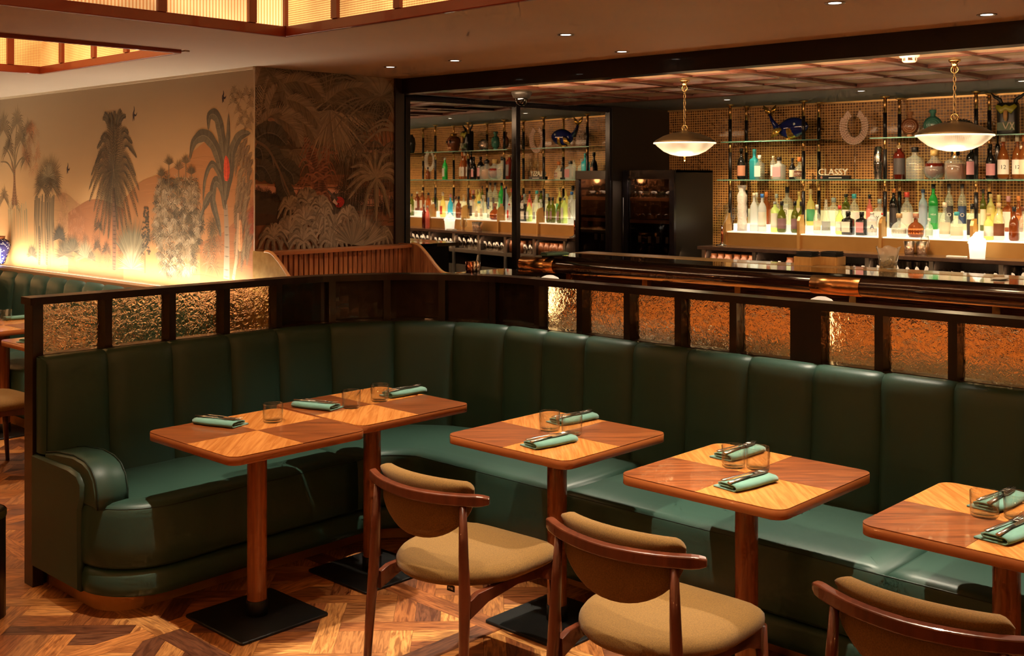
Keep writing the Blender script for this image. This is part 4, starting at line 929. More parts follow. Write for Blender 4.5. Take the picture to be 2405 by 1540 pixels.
# ================================================================== CHAIRS
def make_chair(x, y, rz, label, tag=False, group='ochre upholstered chairs facing the banquette'):
    t = thing('dining_chair', label, 'chair', (x, y, 0), rz, group)
    # seat outline, x forward
    O = []
    for k in range(40):
        a = 2 * pi * k / 40; c, s_ = cos(a), sin(a)
        if c < 0: px_, py_ = .27 * c, .25 * s_ * (1 + .02 * abs(c))
        else:
            q = (abs(c) ** 6 + abs(s_) ** 6) ** (-1 / 6); px_, py_ = .245 * c * q, .25 * s_ * q
        O.append((px_, py_))
    mb = MB(); SR_ = [(.030, .402), (.010, .408), (.0, .422), (.002, .438), (.012, .452), (.04, .462), (.10, .467), (.16, .466), (.21, .463)]; V = [(a * (1 - k / .25), b * (1 - k / .25), z) for k, z in SR_ for a, b in O]; F = [(r * 40 + i, r * 40 + (i + 1) % 40, (r + 1) * 40 + (i + 1) % 40, (r + 1) * 40 + i) for r in range(8) for i in range(40)]; mb.add(V, F + [tuple(320 + i for i in range(40)), tuple(range(39, -1, -1))], True); mb.build('seat', M_fabric, t)
    # half-moon back pad
    RC = .46                        # radius of the back curve in plan
    def arc(u, r=RC): a = u / RC; return Vector((-.29 + RC - r * cos(a) - .0, r * sin(a)))
    def pad(u, v):                  # u in -1..1 across, v 0..1 up, returns centre, thickness factor
        yy = u * .235; top = .770 - .006 * u * u - .022 * max(0, (abs(u) - .86) / .14) ** 2; bot = .768 - .045 - .165 * max(0, 1 - u * u) ** .5; z = bot + (top - bot) * v
        e = max(abs(u), abs(2 * v - 1)); th = .019 * max(0, 1 - e ** 6) ** .5 + .003; th *= (1 + .55 * max(0, v - .7) * 3.3)
        return yy, z, th
    mb = MB(); nu, nv = 25, 13; V = []; F = []
    for side in (0, 1):
        for i in range(nu):
            for j in range(nv):
                u = sin(pi * (i / (nu - 1) - .5)); v = .5 + .5 * sin(pi * (j / (nv - 1) - .5)); yy, z, th = pad(u, v)
                q = arc(yy, RC - .018 - (.008 if v < .8 else .004) + (th if side else -th)); V.append((q.x, q.y, z))
    for side in (0, 1):
        o0 = side * nu * nv
        for i in range(nu - 1):
            for j in range(nv - 1):
                f = (o0 + i * nv + j, o0 + (i + 1) * nv + j, o0 + (i + 1) * nv + j + 1, o0 + i * nv + j + 1); F.append(f if side else f[::-1])
    B0 = nu * nv; rim = [i * nv for i in range(nu)] + [(nu - 1) * nv + j for j in range(1, nv)] + [i * nv + nv - 1 for i in range(nu - 2, -1, -1)] + [j for j in range(nv - 2, 0, -1)]
    for i in range(len(rim)): a, b = rim[i], rim[(i + 1) % len(rim)]; F.append((a, b, B0 + b, B0 + a))
    mb.add(V, F, True); mb.build('back_pad', M_fabric, t, recalc=True)
    # bent top rail ending in short arms
    mb = MB(); n = 29; V = []; F = []
    for i in range(n):
        u = -1 + 2 * i / (n - 1); e = abs(u); yy = u * .292; q0 = arc(yy, RC + .002); q1 = arc(yy, RC + .026)
        hh = .021 * (1 if e < .9 else 1 - .35 * (e - .9) * 10); zc = .712 + .004 * e
        if e > .93: q1 = q1 * .5 + q0 * .5 + (q1 - q0) * (.5 - (e - .93) * 3); 
        d = .004
        for (qq, zz) in ((q0, zc - hh), (q1, zc - hh + d), (q1, zc + hh - d), (q0, zc + hh)): V.append((qq.x, qq.y, zz))
    for i in range(n - 1):
        for k in range(4): j = (k + 1) % 4; F.append((i * 4 + k, i * 4 + j, (i + 1) * 4 + j, (i + 1) * 4 + k))
    F += [(3, 2, 1, 0), tuple((n - 1) * 4 + k for k in range(4))]
    mb.add(V, F); mb.build('top_rail', M_chairwood, t, bevel=.004, recalc=True)
    for s_ in (-1, 1):
        top = arc(s_ * .205, RC + .012)
        MB().tube([(-.285, s_ * .232, 0), (-.275, s_ * .225, .20), (-.262, s_ * .217, .40), (-.260, s_ * .210, .55), (top.x, s_ * .203, .70)], [.0125, .0165, .0195, .0165, .012], 12).build('leg', M_chairwood, t)
        MB().tube([(.232, s_ * .232, 0), (.215, s_ * .222, .22), (.203, s_ * .215, .405)], [.0115, .0165, .020], 12).build('leg', M_chairwood, t)
        # arched side rail
        P = [(-.24, .385), (-.24, .325), (-.15, .358), (0, .375), (.12, .362), (.205, .330), (.205, .402), (-.0, .405), (-.2, .400)]
        T = Matrix(((1, 0, 0, 0), (0, 0, -1, s_ * .213 + .011), (0, 1, 0, 0), (0, 0, 0, 1)))
        MB().prism(P, 0, .022, False, .002, T).build('side_rail', M_chairwood, t, recalc=True)
    for x_, z0, z1 in ((-.06, .378, .402), (.200, .345, .402)):
        MB().bb(x_ - .011, x_ + .011, -.205, .205, z0, z1).build('cross_rail', M_chairwood, t, bevel=.003)
    if tag:
        tg = MB().box((-.214, -.11, .394), (.002, .034, .020)).build('maker_tag', mat('tag_black', (.01, .01, .01), .7), t)
        text_mesh('M·RE', .0105, M_white, tg, Matrix.Translation((-.2155, -.11, .3905)) @ Matrix.Rotation(-pi / 2, 4, 'Z') @ Matrix.Rotation(pi / 2, 4, 'X'))
    return t
def text_mesh(body, size, m, parent, T, name='lettering', ext=.0002, align='CENTER', font=None):
    c = bpy.data.curves.new('txt', 'FONT'); c.body = body; c.size = size; c.extrude = ext; c.align_x = align; c.resolution_u = 2
    o = bpy.data.objects.new('txt', c); COL.objects.link(o); dg = bpy.context.evaluated_depsgraph_get(); me = bpy.data.meshes.new_from_object(o.evaluated_get(dg))
    bpy.data.objects.remove(o); me.transform(T); me.materials.clear(); me.materials.append(m); r = bpy.data.objects.new(name, me); COL.objects.link(r); r.parent = parent; return r
make_chair(2.765, 2.815, radians(3), 'ochre and walnut chair at the left, facing the table in front of the curved corner', True)
make_chair(2.765, 1.975, radians(2), 'ochre and walnut chair in the middle, between the other two front chairs')
make_chair(2.825, 1.115, radians(1), 'ochre and walnut chair cut by the bottom right edge, its back nearest the camera')
ch = at(20, 935, .465)
make_chair(2.67, 6.84, radians(3), 'small distant ochre chair at the left edge, facing the wall banquette', False, 'chairs at the wall banquette')

# ================================================================== TABLE SETTINGS
def napkin_mesh():
    me = {}
    prof = [(-.050, .003), (.0, .0028), (.040, .003), (.049, .008), (.048, .0165), (.038, .021), (.010, .0225), (-.018, .0215), (-.030, .0175), (-.026, .0125), (-.010, .0115), (.015, .0125), (.030, .0115)]
    mb = MB(); n = len(prof); V = []; F = []; ln = .105; m_ = 7
    nrm = []
    for i in range(n):
        a, b = prof[max(i - 1, 0)], prof[min(i + 1, n - 1)]; d = Vector((b[0] - a[0], b[1] - a[1])).normalized(); nrm.append(Vector((-d.y, d.x)))
    for j in range(m_):
        t = j / (m_ - 1); yy = -ln + 2 * ln * t; sk = .004 * sin(t * 5)
        for sd in (0, 1):
            for i in range(n): q = Vector(prof[i]) + nrm[i] * (.0024 if sd else -.0024) * (1); V.append((q.x + sk + .003 * (i / n) * sin(t * 3), yy * (1 - .03 * (i / n)), max(.0003, q.y + .0005)))
    W = 2 * n
    for j in range(m_ - 1):
        for i in range(n - 1):
            a = j * W + i; F.append((a, a + 1, a + W + 1, a + W)); a += n; F.append((a, a + W, a + W + 1, a + 1))
        for i in (0, n - 1): a = j * W + i; F.append((a, a + W, a + W + n, a + n))
    for j in (0, m_ - 1):
        for i in range(n - 1): a = j * W + i; F.append((a, a + n, a + n + 1, a + 1))
    mb.add(V, F, True); return mb
proto = {}
def place(key, builder, name, label, cat, loc, rz, group, tilt=None):
    if key not in proto:
        o = builder(); proto[key] = o; first = True
    else:
        o = copy_tree(proto[key]); first = False
    o.location = loc; o.rotation_euler = tilt or (0, 0, rz)
    if tilt: o.rotation_euler = Euler((tilt[0], tilt[1], rz))
    o.name = name; sgrp(o, label, cat, group); return o
def b_napkin(): return napkin_mesh().build('napkin', M_napkin, None, recalc=True)
def b_fork():
    mb = MB()
    mb.tube([(0, -.10, .002), (0, -.06, .004), (0, .02, .006), (0, .045, .004)], [.0065, .0055, .0028, .004], 8, flat=.35)
    mb.tube([(0, .043, .004), (0, .055, .003), (0, .066, .003)], [.0035, .0115, .0125], 8, flat=.16)
    for k in range(4): x = -.0096 + .0064 * k; mb.tube([(x, .062, .003), (x, .085, .004), (x * .92, .108, .009)], [.0020, .0018, .0009], 5, flat=.7)
    return mb.build('fork', M_steel, None)
def b_knife():
    mb = MB(); mb.tube([(0, -.11, .003), (0, -.05, .004), (0, .0, .004)], [.0075, .0065, .0055], 8, flat=.5)
    mb.prism([(-.006, 0), (.006, 0), (.0095, .03), (.009, .08), (.0, .112), (-.006, .10)], .003, .0048); return mb.build('knife', M_steel, None)
def b_glass():
    mb = MB(); mb.lathe([(0, .0), (.036, .0), (.0395, .004), (.041, .012), (.0418, .075), (.0405, .0765), (.0392, .075), (.0385, .012), (.036, .0105), (0, .010)], seg=32, cap=False)
    return mb.build('tumbler', M_tumbler, None)
TN = ['left end table', 'corner table', 'table before the curved corner', 'middle table', 'right edge table', 'farther wall table', 'nearer wall table', 'bar counter']
def setting(px, py, px2, py2, T, which, z=.7502, cut=2, flip=False):
    """napkin from end point to end point, cutlery on top"""
    a, b = at(px, py, z + .008), at(px2, py2, z + .008); c = (a + b) / 2; rz = atan2(b.y - a.y, b.x - a.x) - pi / 2
    place('nap', b_napkin, 'napkin', 'folded teal napkin on the %s, %s' % (T, which), 'napkin', (c.x, c.y, z), rz, 'teal napkins with cutlery')
    dx, dy = cos(rz), sin(rz)
    if cut:
        place('knife', b_knife, 'knife', 'steel knife lying on the napkin of the %s, %s' % (T, which), 'knife', (c.x + dx * .012, c.y + dy * .012, z + .0262), rz + .10, 'table knives')
        place('fork', b_fork, 'fork', 'steel fork lying on the napkin of the %s, %s' % (T, which), 'fork', (c.x - dx * .012, c.y - dy * .012, z + .0262), rz - .05, 'table forks')
def tumbler(px, py, T, which, z=.7502):
    q = at(px, py, z); place('glass', b_glass, 'tumbler', 'clear low glass tumbler on the %s, %s' % (T, which), 'glass', (q.x, q.y, z), 0, 'clear tumblers')
setting(474, 986, 560, 997, TN[0], 'on its left half'); tumbler(641, 990, TN[0], 'right of the napkin')
setting(700, 947, 790, 958, TN[1], 'on its left half'); tumbler(825, 957, TN[1], 'next to the left napkin'); tumbler(892, 941, TN[1], 'touching the right napkin'); setting(915, 927, 980, 916, TN[1], 'at its far right')
tumbler(1291, 1010, TN[2], 'the left one'); tumbler(1343, 1020, TN[2], 'the right one'); setting(1240, 1047, 1340, 1028, TN[2], 'near side'); setting(1300, 992, 1390, 976, TN[2], 'far side')
tumbler(1723, 1096, TN[3], 'the left one'); tumbler(1780, 1100, TN[3], 'the right one'); setting(1700, 1145, 1805, 1120, TN[3], 'near side'); setting(1690, 1075, 1776, 1052, TN[3], 'far side'); 
tumbler(2312, 1212, TN[4], 'the left one'); tumbler(2392, 1218, TN[4], 'the right one'); setting(2320, 1270, 2420, 1230, TN[4], 'near side'); setting(2300, 1195, 2390, 1160, TN[4], 'far side')
tumbler(14, 752, TN[5], 'at the left photo edge'); setting(20, 748, 70, 744, TN[5], 'right of its glass', cut=0); setting(66, 800, 100, 794, TN[6], 'behind the partition post', cut=0)

# ================================================================== WALL BANQUETTE ON THE LEFT
wb = thing('wall_banquette', 'long green channelled leather banquette under the lit sunset mural at the left', 'banquette', (3.6, 8.2, 0))
W_ = lambda o: abs_child(o, wb)
ys = [6.25 + .30 * k for k in range(12)] + [9.72]
def chan(p0, p1, nx, ny, prof):
    ts = [0, .03, .1, .25, .5, .75, .9, .97, 1]
    def fn(u, v):
        t = ts[round(u * 8)]; k = v * (len(prof) - 1); i = min(int(k), len(prof) - 2); f = k - i; n_ = prof[i][0] * (1 - f) + prof[i + 1][0] * f; z = prof[i][1] * (1 - f) + prof[i + 1][1] * f
        e = abs(2 * t - 1); n_ += .010 - .022 * e ** 6; return (p0[0] + (p1[0] - p0[0]) * t + nx * n_, p0[1] + (p1[1] - p0[1]) * t + ny * n_, z - .006 * e ** 6)
    mb = MB(); mb.grid(fn, 9, 11); return mb
WP = [(.07, .44), (.05, .65), (.03, .85), (.015, .95), (-.01, .99), (-.04, 1.0)]
for a, b in zip(ys[:-1], ys[1:]): W_(chan((3.84, b), (3.84, a), -1, 0, WP).build('back_channel', M_leather, wb))
xs_ = [3.84 - .32 * k for k in range(9)]
for a, b in zip(xs_[:-1], xs_[1:]): W_(chan((b, 9.80), (a, 9.80), 0, -1, WP).build('back_channel', M_leather, wb))
SR2 = [(.012, .12), (0, .15), (0, .38), (.006, .43), (.03, .455), (.08, .46)]
for a, b in ((6.25, 7.4), (7.4, 8.55), (8.55, 9.22)): W_(loft(MB(), [(3.22, b), (3.22, a), (3.80, a), (3.80, b)], SR2).build('seat_cushion', M_leather, wb))
W_(loft(MB(), [(1.3, 9.76), (1.3, 9.22), (3.78, 9.22), (3.78, 9.76)], SR2).build('seat_cushion', M_leather, wb))
W_(MB().bb(3.32, 3.85, 6.25, 9.75, 0, .12).build('kick_base', M_brasskick, wb))
lg = thing('mural_ledge', 'pale ledge behind the wall banquette with a hidden light strip', 'shelf', (4.0, 8.2, 1.0))
abs_child(MB().bb(3.86, 3.965, YW + .05, 9.9, .97, 1.015).build('ledge_front', mat('ledge_brown', (.26, .14, .07), .4), lg), lg)
abs_child(MB().bb(3.965, XW, YW + .05, 10.33, .97, 1.0).build('ledge_top', M_cream, lg), lg)
abs_child(MB().bb(1.2, 3.965, 9.86, 9.96, .97, 1.015).build('ledge_front', mat('ledge_brown', (.26, .14, .07), .4), lg), lg)
abs_child(MB().bb(1.2, 3.965, 9.96, 10.33, .97, 1.0).build('ledge_top', M_cream, lg), lg)
abs_child(MB().bb(3.967, 3.985, YW + .1, 10.2, 1.0, 1.012).build('light_strip', mat('strip_glow', (1, 1, 1), emit=(1, .8, .5), es=6), lg), lg)
# vase
vm = bpy.data.materials.new('blue_white_glaze'); vm.use_nodes = True; nt = vm.node_tree; L = nt.links.new; p = nt.nodes['Principled BSDF']; p.inputs['Roughness'].default_value = .15
tc = nd(nt, 'ShaderNodeTexCoord'); vo = nd(nt, 'ShaderNodeTexVoronoi'); vo.inputs['Scale'].default_value = 55; L(tc.outputs['Object'], vo.inputs[0]); cr = nd(nt, 'ShaderNodeValToRGB')
cr.color_ramp.elements[0].position = .30; cr.color_ramp.elements[0].color = (.62, .62, .66, 1); cr.color_ramp.elements[1].position = .36; cr.color_ramp.elements[1].color = (.020, .022, .13, 1); L(vo.outputs[0], cr.inputs[0]); L(cr.outputs[0], p.inputs['Base Color'])
q = on(-4, 600, Y=10.02)
t = thing('vase', 'blue and white patterned ceramic vase on the ledge at the left edge', 'vase', (q.x, 10.02, 1.015))
MB().lathe([(.045, 0), (.055, .01), (.075, .07), (.095, .13), (.10, .17), (.085, .205), (.055, .225)], seg=32).build('vase_body', vm, t)
MB().lathe([(.052, .222), (.056, .235), (.058, .248), (.050, .248), (.048, .23)], seg=32, cap=False).build('rim', mat('copper_rim', (.35, .14, .06), .35, .6), t)
q = at(8, 1440, 0)
t = thing('umbrella_stand', 'dark cylindrical stand with gold edge cut by the left photo edge', 'stand', (q.x - .085, q.y + .03, 0))
MB().lathe([(.10, 0), (.10, .42), (.095, .43)], seg=24).build('stand_body', M_blacksatin, t); MB().lathe([(.101, .40), (.104, .41), (.104, .425), (.10, .43)], seg=24, cap=False).build('gold_rim', M_brass, t)

# ================================================================== BOOTH against the lagoon mural
booth = thing('timber_booth', 'curved booth back of striped timber with brass wing under the lagoon mural', 'booth', (4.8, 5.9, 0))
K_ = lambda o: abs_child(o, booth)
M_stripe = mat('zebrano', (.40, .150, .055), .32, coat=.4, wood=((.15, .042, .016), 30, (3.0, 1, .10)))
sx = [4.10 + (5.33 - 4.10) * k / 30 for k in range(31)]
mb = MB()
for a, b in zip(sx[:-1], sx[1:]): mb.prism([(a + .001, 6.05), (a + .006, 6.034), (b - .006, 6.034), (b - .001, 6.05)], .5, 1.27)
sgrp(K_(mb.build('timber_strips', M_stripe, booth)), kind='stuff')
K_(MB().bb(4.10, 5.36, 6.05, 6.17, .0, 1.27).build('back_board', M_chairwood, booth))
K_(MB().bb(4.10, 5.36, 6.02, 6.17, 1.27, 1.292).build('cap_rail', mat('booth_cap', (.33, .11, .035), .35), booth))
def wing(x, thick, m_, nm):
    prof = [(6.17, .5), (6.17, 1.298)]
    pts = P1.curve([(6.02, 1.298), (5.955, 1.285), (5.86, 1.22), (5.77, 1.145), (5.70, 1.105), (5.60, 1.09), (5.545, 1.04), (5.53, .95)], 5)
    poly = prof + pts + [(5.53, .5)]
    T = Matrix(((0, 0, 1, 0), (1, 0, 0, 0), (0, 1, 0, 0), (0, 0, 0, 1)))
    K_(MB().prism(poly, x - thick / 2, x + thick / 2, False, .002, T).build(nm, m_, booth, recalc=True))
    K_(MB().tube([(x, a, b + .002) for a, b in [(6.04, 1.294)] + pts], .011, 6).build('wing_edge', mat('booth_edge', (.62, .32, .12), .3, .6 if m_ is M_brass else 0), booth))
wing(4.090, .016, mat('aged_brass', (.50, .33, .10), .38, .85, noise=(20, (.34, .20, .05), .2)), 'brass_wing'); wing(5.34, .03, M_stripe, 'timber_wing')
K_(MB().bb(4.2, 5.3, 5.5, 6.0, .12, .46).build('seat_cushion', M_leather, booth, bevel=.02))
# high black table by the booth with cups
tb = thing('service_table', 'small black high table beside the booth wing, in front of the mirror', 'table', (5.86, 5.55, 0))
c0 = at(1045, 640, 1.09); c1 = at(1195, 633, 1.09)
Q_ = lambda o: abs_child(o, tb)
Q_(MB().bb(5.50, 6.05, 5.35, 5.80, 1.065, 1.09).build('tabletop', mat('gloss_black', (.012, .010, .010), .08, coat=.5), tb)); Q_(MB().lathe([(.03, .02), (.03, 1.065)], c=(5.78, 5.58, 0)).build('column', M_blackmetal, tb)); Q_(MB().lathe([(.19, 0), (.19, .015), (.03, .022)], c=(5.78, 5.58, 0)).build('foot', M_blackmetal, tb))
hm = mat('hammered_metal', (.80, .62, .50), .16, 1, bump=(70, 1.0, .004)); cm_ = mat('copper_metal', (.60, .20, .10), .22, 1, bump=(60, .8, .003))
for px, m_, lb in ((1076, cm_, 'copper cup on the black table, leftmost of its three cups'), (1092, hm, 'hammered silver cup on the black table, middle of its three cups'), (1108, hm, 'hammered silver cup holding a paper slip, rightmost on the black table')):
    q = at(px, 636, 1.09); q.y = min(q.y, 5.76)
    t = thing('metal_cup', lb, 'cup', (q.x, q.y, 1.09)); MB().lathe([(0, 0), (.024, 0), (.028, .004), (.031, .075), (.029, .075), (.026, .006), (0, .005)], seg=24, cap=False).build('cup_body', m_, t)
q = at(1112, 628, 1.12); sgrp(MB().box((0, 0, .05), (.012, .003, .12), M=Matrix.Rotation(.25, 3, 'Y')).build('paper_slip', M_white), 'white paper slip standing in the rightmost hammered cup', 'paper').location = (at(1108, 636, 1.09).x, min(5.76, at(1108, 636, 1.09).y), 1.10)

# ================================================================== BAR COUNTER
bar = thing('bar_counter', 'long black bar counter with a padded round front rail and brass bands', 'bar', (6.4, 2.5, 0))
R_ = lambda o: abs_child(o, bar)
BX0, BX1_, BYE = 6.13, 6.72, 5.50
M_gloss = mat('black_gloss_top', (.016, .012, .010), .07, coat=.5)
R_(MB().bb(BX0 + .02, 6.50, -1.6, BYE, 1.172, 1.20).build('counter_top', M_gloss, bar, bevel=.004))
R_(MB().bb(6.50, BX1_, -1.6, BYE, 1.172, 1.202).build('counter_inlay', mat('cane_inlay', (.58, .38, .17), .35, coat=.4, noise=(120, (.34, .20, .08), .2)), bar))
M_rail = mat('dark_red_lacquer', (.030, .007, .004), .16, coat=.8)
def tube_y(y0, y1, r, m_, nm): R_(MB().tube([(6.15, y0, 1.128), (6.15, (y0 + y1) / 2, 1.128), (6.15, y1, 1.128)], r, 28).build(nm, m_, bar))
tube_y(-1.6, 5.36, .054, M_rail, 'round_rail')
M_band = mat('satin_copper', (.78, .40, .16), .25, 1)
tube_y(5.355, 5.69, .056, M_band, 'brass_end_sleeve'); tube_y(2.974, 3.287, .0565, M_band, 'brass_band')
R_(MB().bb(6.27, 6.40, -1.6, 5.42, 1.066, 1.085).build('under_rail', M_black, bar))
M_fluted = mat('ribbed_front', (.085, .018, .010), .45, coat=.15, bump=(9, 1.0, .01, (1, 1.2, 9)), wood=((.012, .003, .002), 5, (1, .8, 9)))
R_(MB().bb(6.40, 6.60, -1.6, BYE - .04, 0, 1.172).build('front_panel', M_fluted, bar))
M_amberp = mat('copper_panel', (.62, .27, .085), .35, .5, noise=(3, (.48, .19, .05), .3))
for k in range(9): R_(MB().bb(6.385, 6.40, -1.45 + k * .765, -.72 + k * .765, .28, .945).build('front_inset', M_amberp, bar))
R_(MB().bb(6.13, 6.62, BYE - .03, BYE, .98, 1.172).build('end_apron', M_blacksatin, bar)); R_(MB().bb(6.36, 6.62, BYE - .04, BYE, 0, .98).build('end_panel', M_blacksatin, bar))
for y in (5.30, 4.605, 3.863, 3.07, 2.232, 1.4, .6):
    T = Matrix(((1, 0, 0, 0), (0, 0, -1, y + .022), (0, 1, 0, 0), (0, 0, 0, 1)))
    R_(MB().prism([(6.22, 1.09), (6.22, 1.02), (6.27, 1.02), (6.29, .985), (6.34, .975), (6.40, .97), (6.40, 1.09)], 0, .044, False, 0, T).build('brass_bracket', M_brass, bar, recalc=True))
    R_(MB().bb(6.36, 6.398, y - .03, y + .03, .55, 1.0).build('brass_plate', M_brass, bar))
# things on the bar
zb = 1.2025
a = at(1272, 596, zb); setting(1276, 598.5, 1327, 596, TN[7], 'at its far brass-capped end', z=zb)
M_bamboo = mat('bamboo', (.62, .36, .12), .45, wood=((.48, .26, .08), 8, (1, 6, 1)))
for (px, lb) in ((1893, 'left bamboo napkin box with black paper napkins on the bar'), (1951, 'right bamboo napkin box with black paper napkins on the bar')):
    q = at(px, 622, zb); t = thing('napkin_box', lb, 'napkin holder', (q.x + .02, q.y, zb), 0, 'bamboo napkin boxes')
    b = .062; h = .055
    for dx, dy, wx, wy in ((-b, 0, .008, 2 * b), (b, 0, .008, 2 * b), (0, -b, 2 * b - .008, .008), (0, b, 2 * b - .008, .008)): MB().box((dx, dy, h / 2), (wx, wy, h)).build('box_side', M_bamboo, t)
    mb = MB()
    for k in range(9): mb.box((.002 * sin(k * 2), .003 * cos(k * 3), .02 + .008 * k), (.108, .108, .006), rz=.02 * sin(k))
    sgrp(mb.build('paper_stack', mat('black_paper', (.012, .012, .013), .8), t), kind='stuff')
q = at(2086, 631, zb); t = thing('olive_tub', 'clear plastic tub of olives wrapped in a loose bag on the bar', 'food container', (q.x, q.y, zb))
MB().lathe([(.040, 0), (.044, .003), (.052, .085), (.050, .085), (.042, .005), (0, .004)], seg=20, cap=False, pw=5).build('tub', tglass('tub_plastic', (.92, .9, .82), .1, body=.12), t)
mb = MB(); r2 = random.Random(4)
for k in range(70):
    x_, y_, z_ = (r2.random() - .5) * .066, (r2.random() - .5) * .066, .010 + r2.random() * .038; mb.lathe([(0, -.009), (.007, -.005), (.009, 0), (.007, .005), (0, .009)], (x_, y_, z_), 8)
sgrp(mb.build('olives', mat('olive_flesh', (.34, .26, .05), .3), t), kind='stuff')
mb = MB(); mb.grid(lambda u, v: ((.050 + .012 * sin(u * 2 * pi * 5 + v * 4) * v + .02 * v) * cos(u * 2 * pi), (.050 + .012 * sin(u * 2 * pi * 7 + v * 3) * v + .02 * v) * sin(u * 2 * pi), .05 + .085 * v + .008 * sin(u * 2 * pi * 4)), 40, 6, closeu=True)
mb.build('plastic_bag', tglass('bag_plastic', (.93, .9, .84), .15, body=.22), t)
q = at(2348, 655, zb); sgrp(MB().prism(rrect(-.06, .06, -.035, .035, .02, 4), 0, .006, False, .001).build('paper_pad', M_white), 'small white tray lying on the bar near the right edge', 'tray').location = (q.x, q.y, zb)

# ================================================================== BACK BAR
bb = thing('back_bar', 'back bar counter with stainless shelves for glassware below the bottle display', 'bar', (8.4, 3.0, 0))
S_ = lambda o: abs_child(o, bb)
M_slate = mat('brown_slate_top', (.13, .075, .055), .22, coat=.3, noise=(12, (.07, .04, .03), .3)); M_inox = mat('inox', (.62, .56, .50), .32, .9)
CX0 = 8.05; CYE = 5.40
S_(MB().bb(CX0, 8.735, -1.6, CYE, 1.160, 1.190).build('worktop', M_slate, bb, bevel=.003))
S_(MB().bb(8.60, 8.735, -1.6, CYE - .02, 0, 1.16).build('rear_panel', M_darkwall, bb))
for z0 in (.955, .40): S_(MB().bb(CX0 + .02, 8.60, -1.6, CYE - .05, z0, z0 + .04).build('steel_shelf', M_inox, bb))
dv = [5.345, 4.85, 4.35, 3.86, 3.36, 2.86, 2.36, 1.86, 1.36, .86, .36, -.14]
for y in dv: S_(MB().bb(CX0 + .01, CX0 + .03, y - .016, y + .016, .10, 1.16).build('divider_edge', M_inox, bb)); S_(MB().bb(CX0 + .03, 8.60, y - .012, y + .012, .10, 1.16).build('divider', mat('divider_dark', (.05, .035, .028), .5), bb))
for y0, y1 in zip(dv[:-1], dv[1:]): S_(MB().bb(CX0 + .03, CX0 + .05, y1 + .03, y0 - .03, .44, .82).build('fridge_door', mat('door_inox', (.42, .36, .30), .35, .8), bb))
# glassware rows, each glass a thing
M_gw = tglass('glassware', (.90, .86, .80), .05, 2.2)
def b_low():
    return MB().lathe([(0, .0), (.028, 0), (.031, .006), (.034, .10), (.032, .10), (.029, .008), (0, .007)], seg=12, cap=False).build('glass', M_gw, None)
def b_high():
    return MB().lathe([(0, .0), (.024, 0), (.027, .006), (.031, .145), (.029, .145), (.025, .008), (0, .007)], seg=12, cap=False).build('glass', M_gw, None)
def b_jar():
    return MB().lathe([(0, .0), (.036, 0), (.04, .01), (.042, .09), (.03, .11), (.03, .13), (0, .13)], seg=14, cap=False).build('jar', mat('jar_amber', (.13, .045, .018), .3), None)
bi = 0; ordn0 = ['first', 'second', 'third', 'fourth', 'fifth', 'sixth', 'seventh', 'eighth', 'ninth', 'tenth', 'eleventh']
for y1, y0 in zip(dv[:-1], dv[1:]):
    bi += 1; n = 6
    kind = ['jars', 'mixed', 'low', 'high', 'low', 'high', 'low', 'high', 'low', 'low', 'low'][bi - 1]
    for r_ in range(2):
        for k in range(n):
            y = y0 + .055 + (y1 - y0 - .11) * k / (n - 1); x = CX0 + .08 + .10 * r_ + .01 * ((k * 7) % 3)
            if kind == 'jars' or (kind == 'mixed' and k < 3): place('jar', b_jar, 'glass', 'amber storage jar in the %s bay under the back counter, %s row' % (ordn0[bi - 1], ('front', 'rear')[r_]), 'jar', (x, y, .996), 0, 'jars under the back counter')
            elif kind == 'high': place('high', b_high, 'glass', 'tall upturned glass in the %s bay from the wine cabinet, %s row' % (ordn0[bi - 1], ('front', 'rear')[r_]), 'glass', (x, y, .996), 0, 'tall glasses under the back counter')
            else: place('low', b_low, 'glass', 'short upturned glass in the %s bay from the wine cabinet, %s row' % (ordn0[bi - 1], ('front', 'rear')[r_]), 'glass', (x, y, .996), 0, 'short glasses under the back counter')
# lit bottle display
disp = thing('bottle_display', 'brass fronted illuminated glass step holding the lower bottles', 'display shelf', (8.5, 3.0, 1.19))
D_ = lambda o: abs_child(o, disp)
M_lit = mat('lit_white_acrylic', (1, 1, 1), .4, emit=(1.0, .86, .62), es=.6); M_litback = mat('lit_back_acrylic', (1, .9, .6), .5, emit=(1.0, .80, .36), es=.24)
DX, DE = 8.33, 5.32
D_(MB().bb(DX, DX + .012, -1.6, DE, 1.19, 1.302).build('brass_front', mat('front_brass', (.62, .34, .11), .42, .75, noise=(3, (.42, .21, .06), .3)), disp))
D_(MB().bb(DX, DX + .17, -1.6, DE, 1.302, 1.312).build('lit_step', M_lit, disp)); D_(MB().bb(DX + .17, DX + .38, -1.6, DE, 1.312, 1.372).build('lit_riser', M_lit, disp))
D_(MB().bb(8.70, 8.712, -1.6, DE, 1.372, 1.50).build('lit_back', M_litback, disp))
PY = [5.29, 4.58, 3.87, 3.16, 2.45, 1.74, 1.03, .32, -.4]
M_archb = mat('arch_brass', (.62, .34, .11), .40, .6)
for y in PY:
    T = Matrix(((1, 0, 0, 0), (0, 0, -1, y + .012), (0, 1, 0, 0), (0, 0, 0, 1)))
    pr = [(DX - .02, 1.19), (DX + .055, 1.19), (DX + .055, 1.47), (DX + .04, 1.47), (DX + .0, 1.455), (DX - .02, 1.42)]
    D_(MB().prism(pr, 0, .024, False, 0, T).build('brass_fin', M_archb, disp, recalc=True))
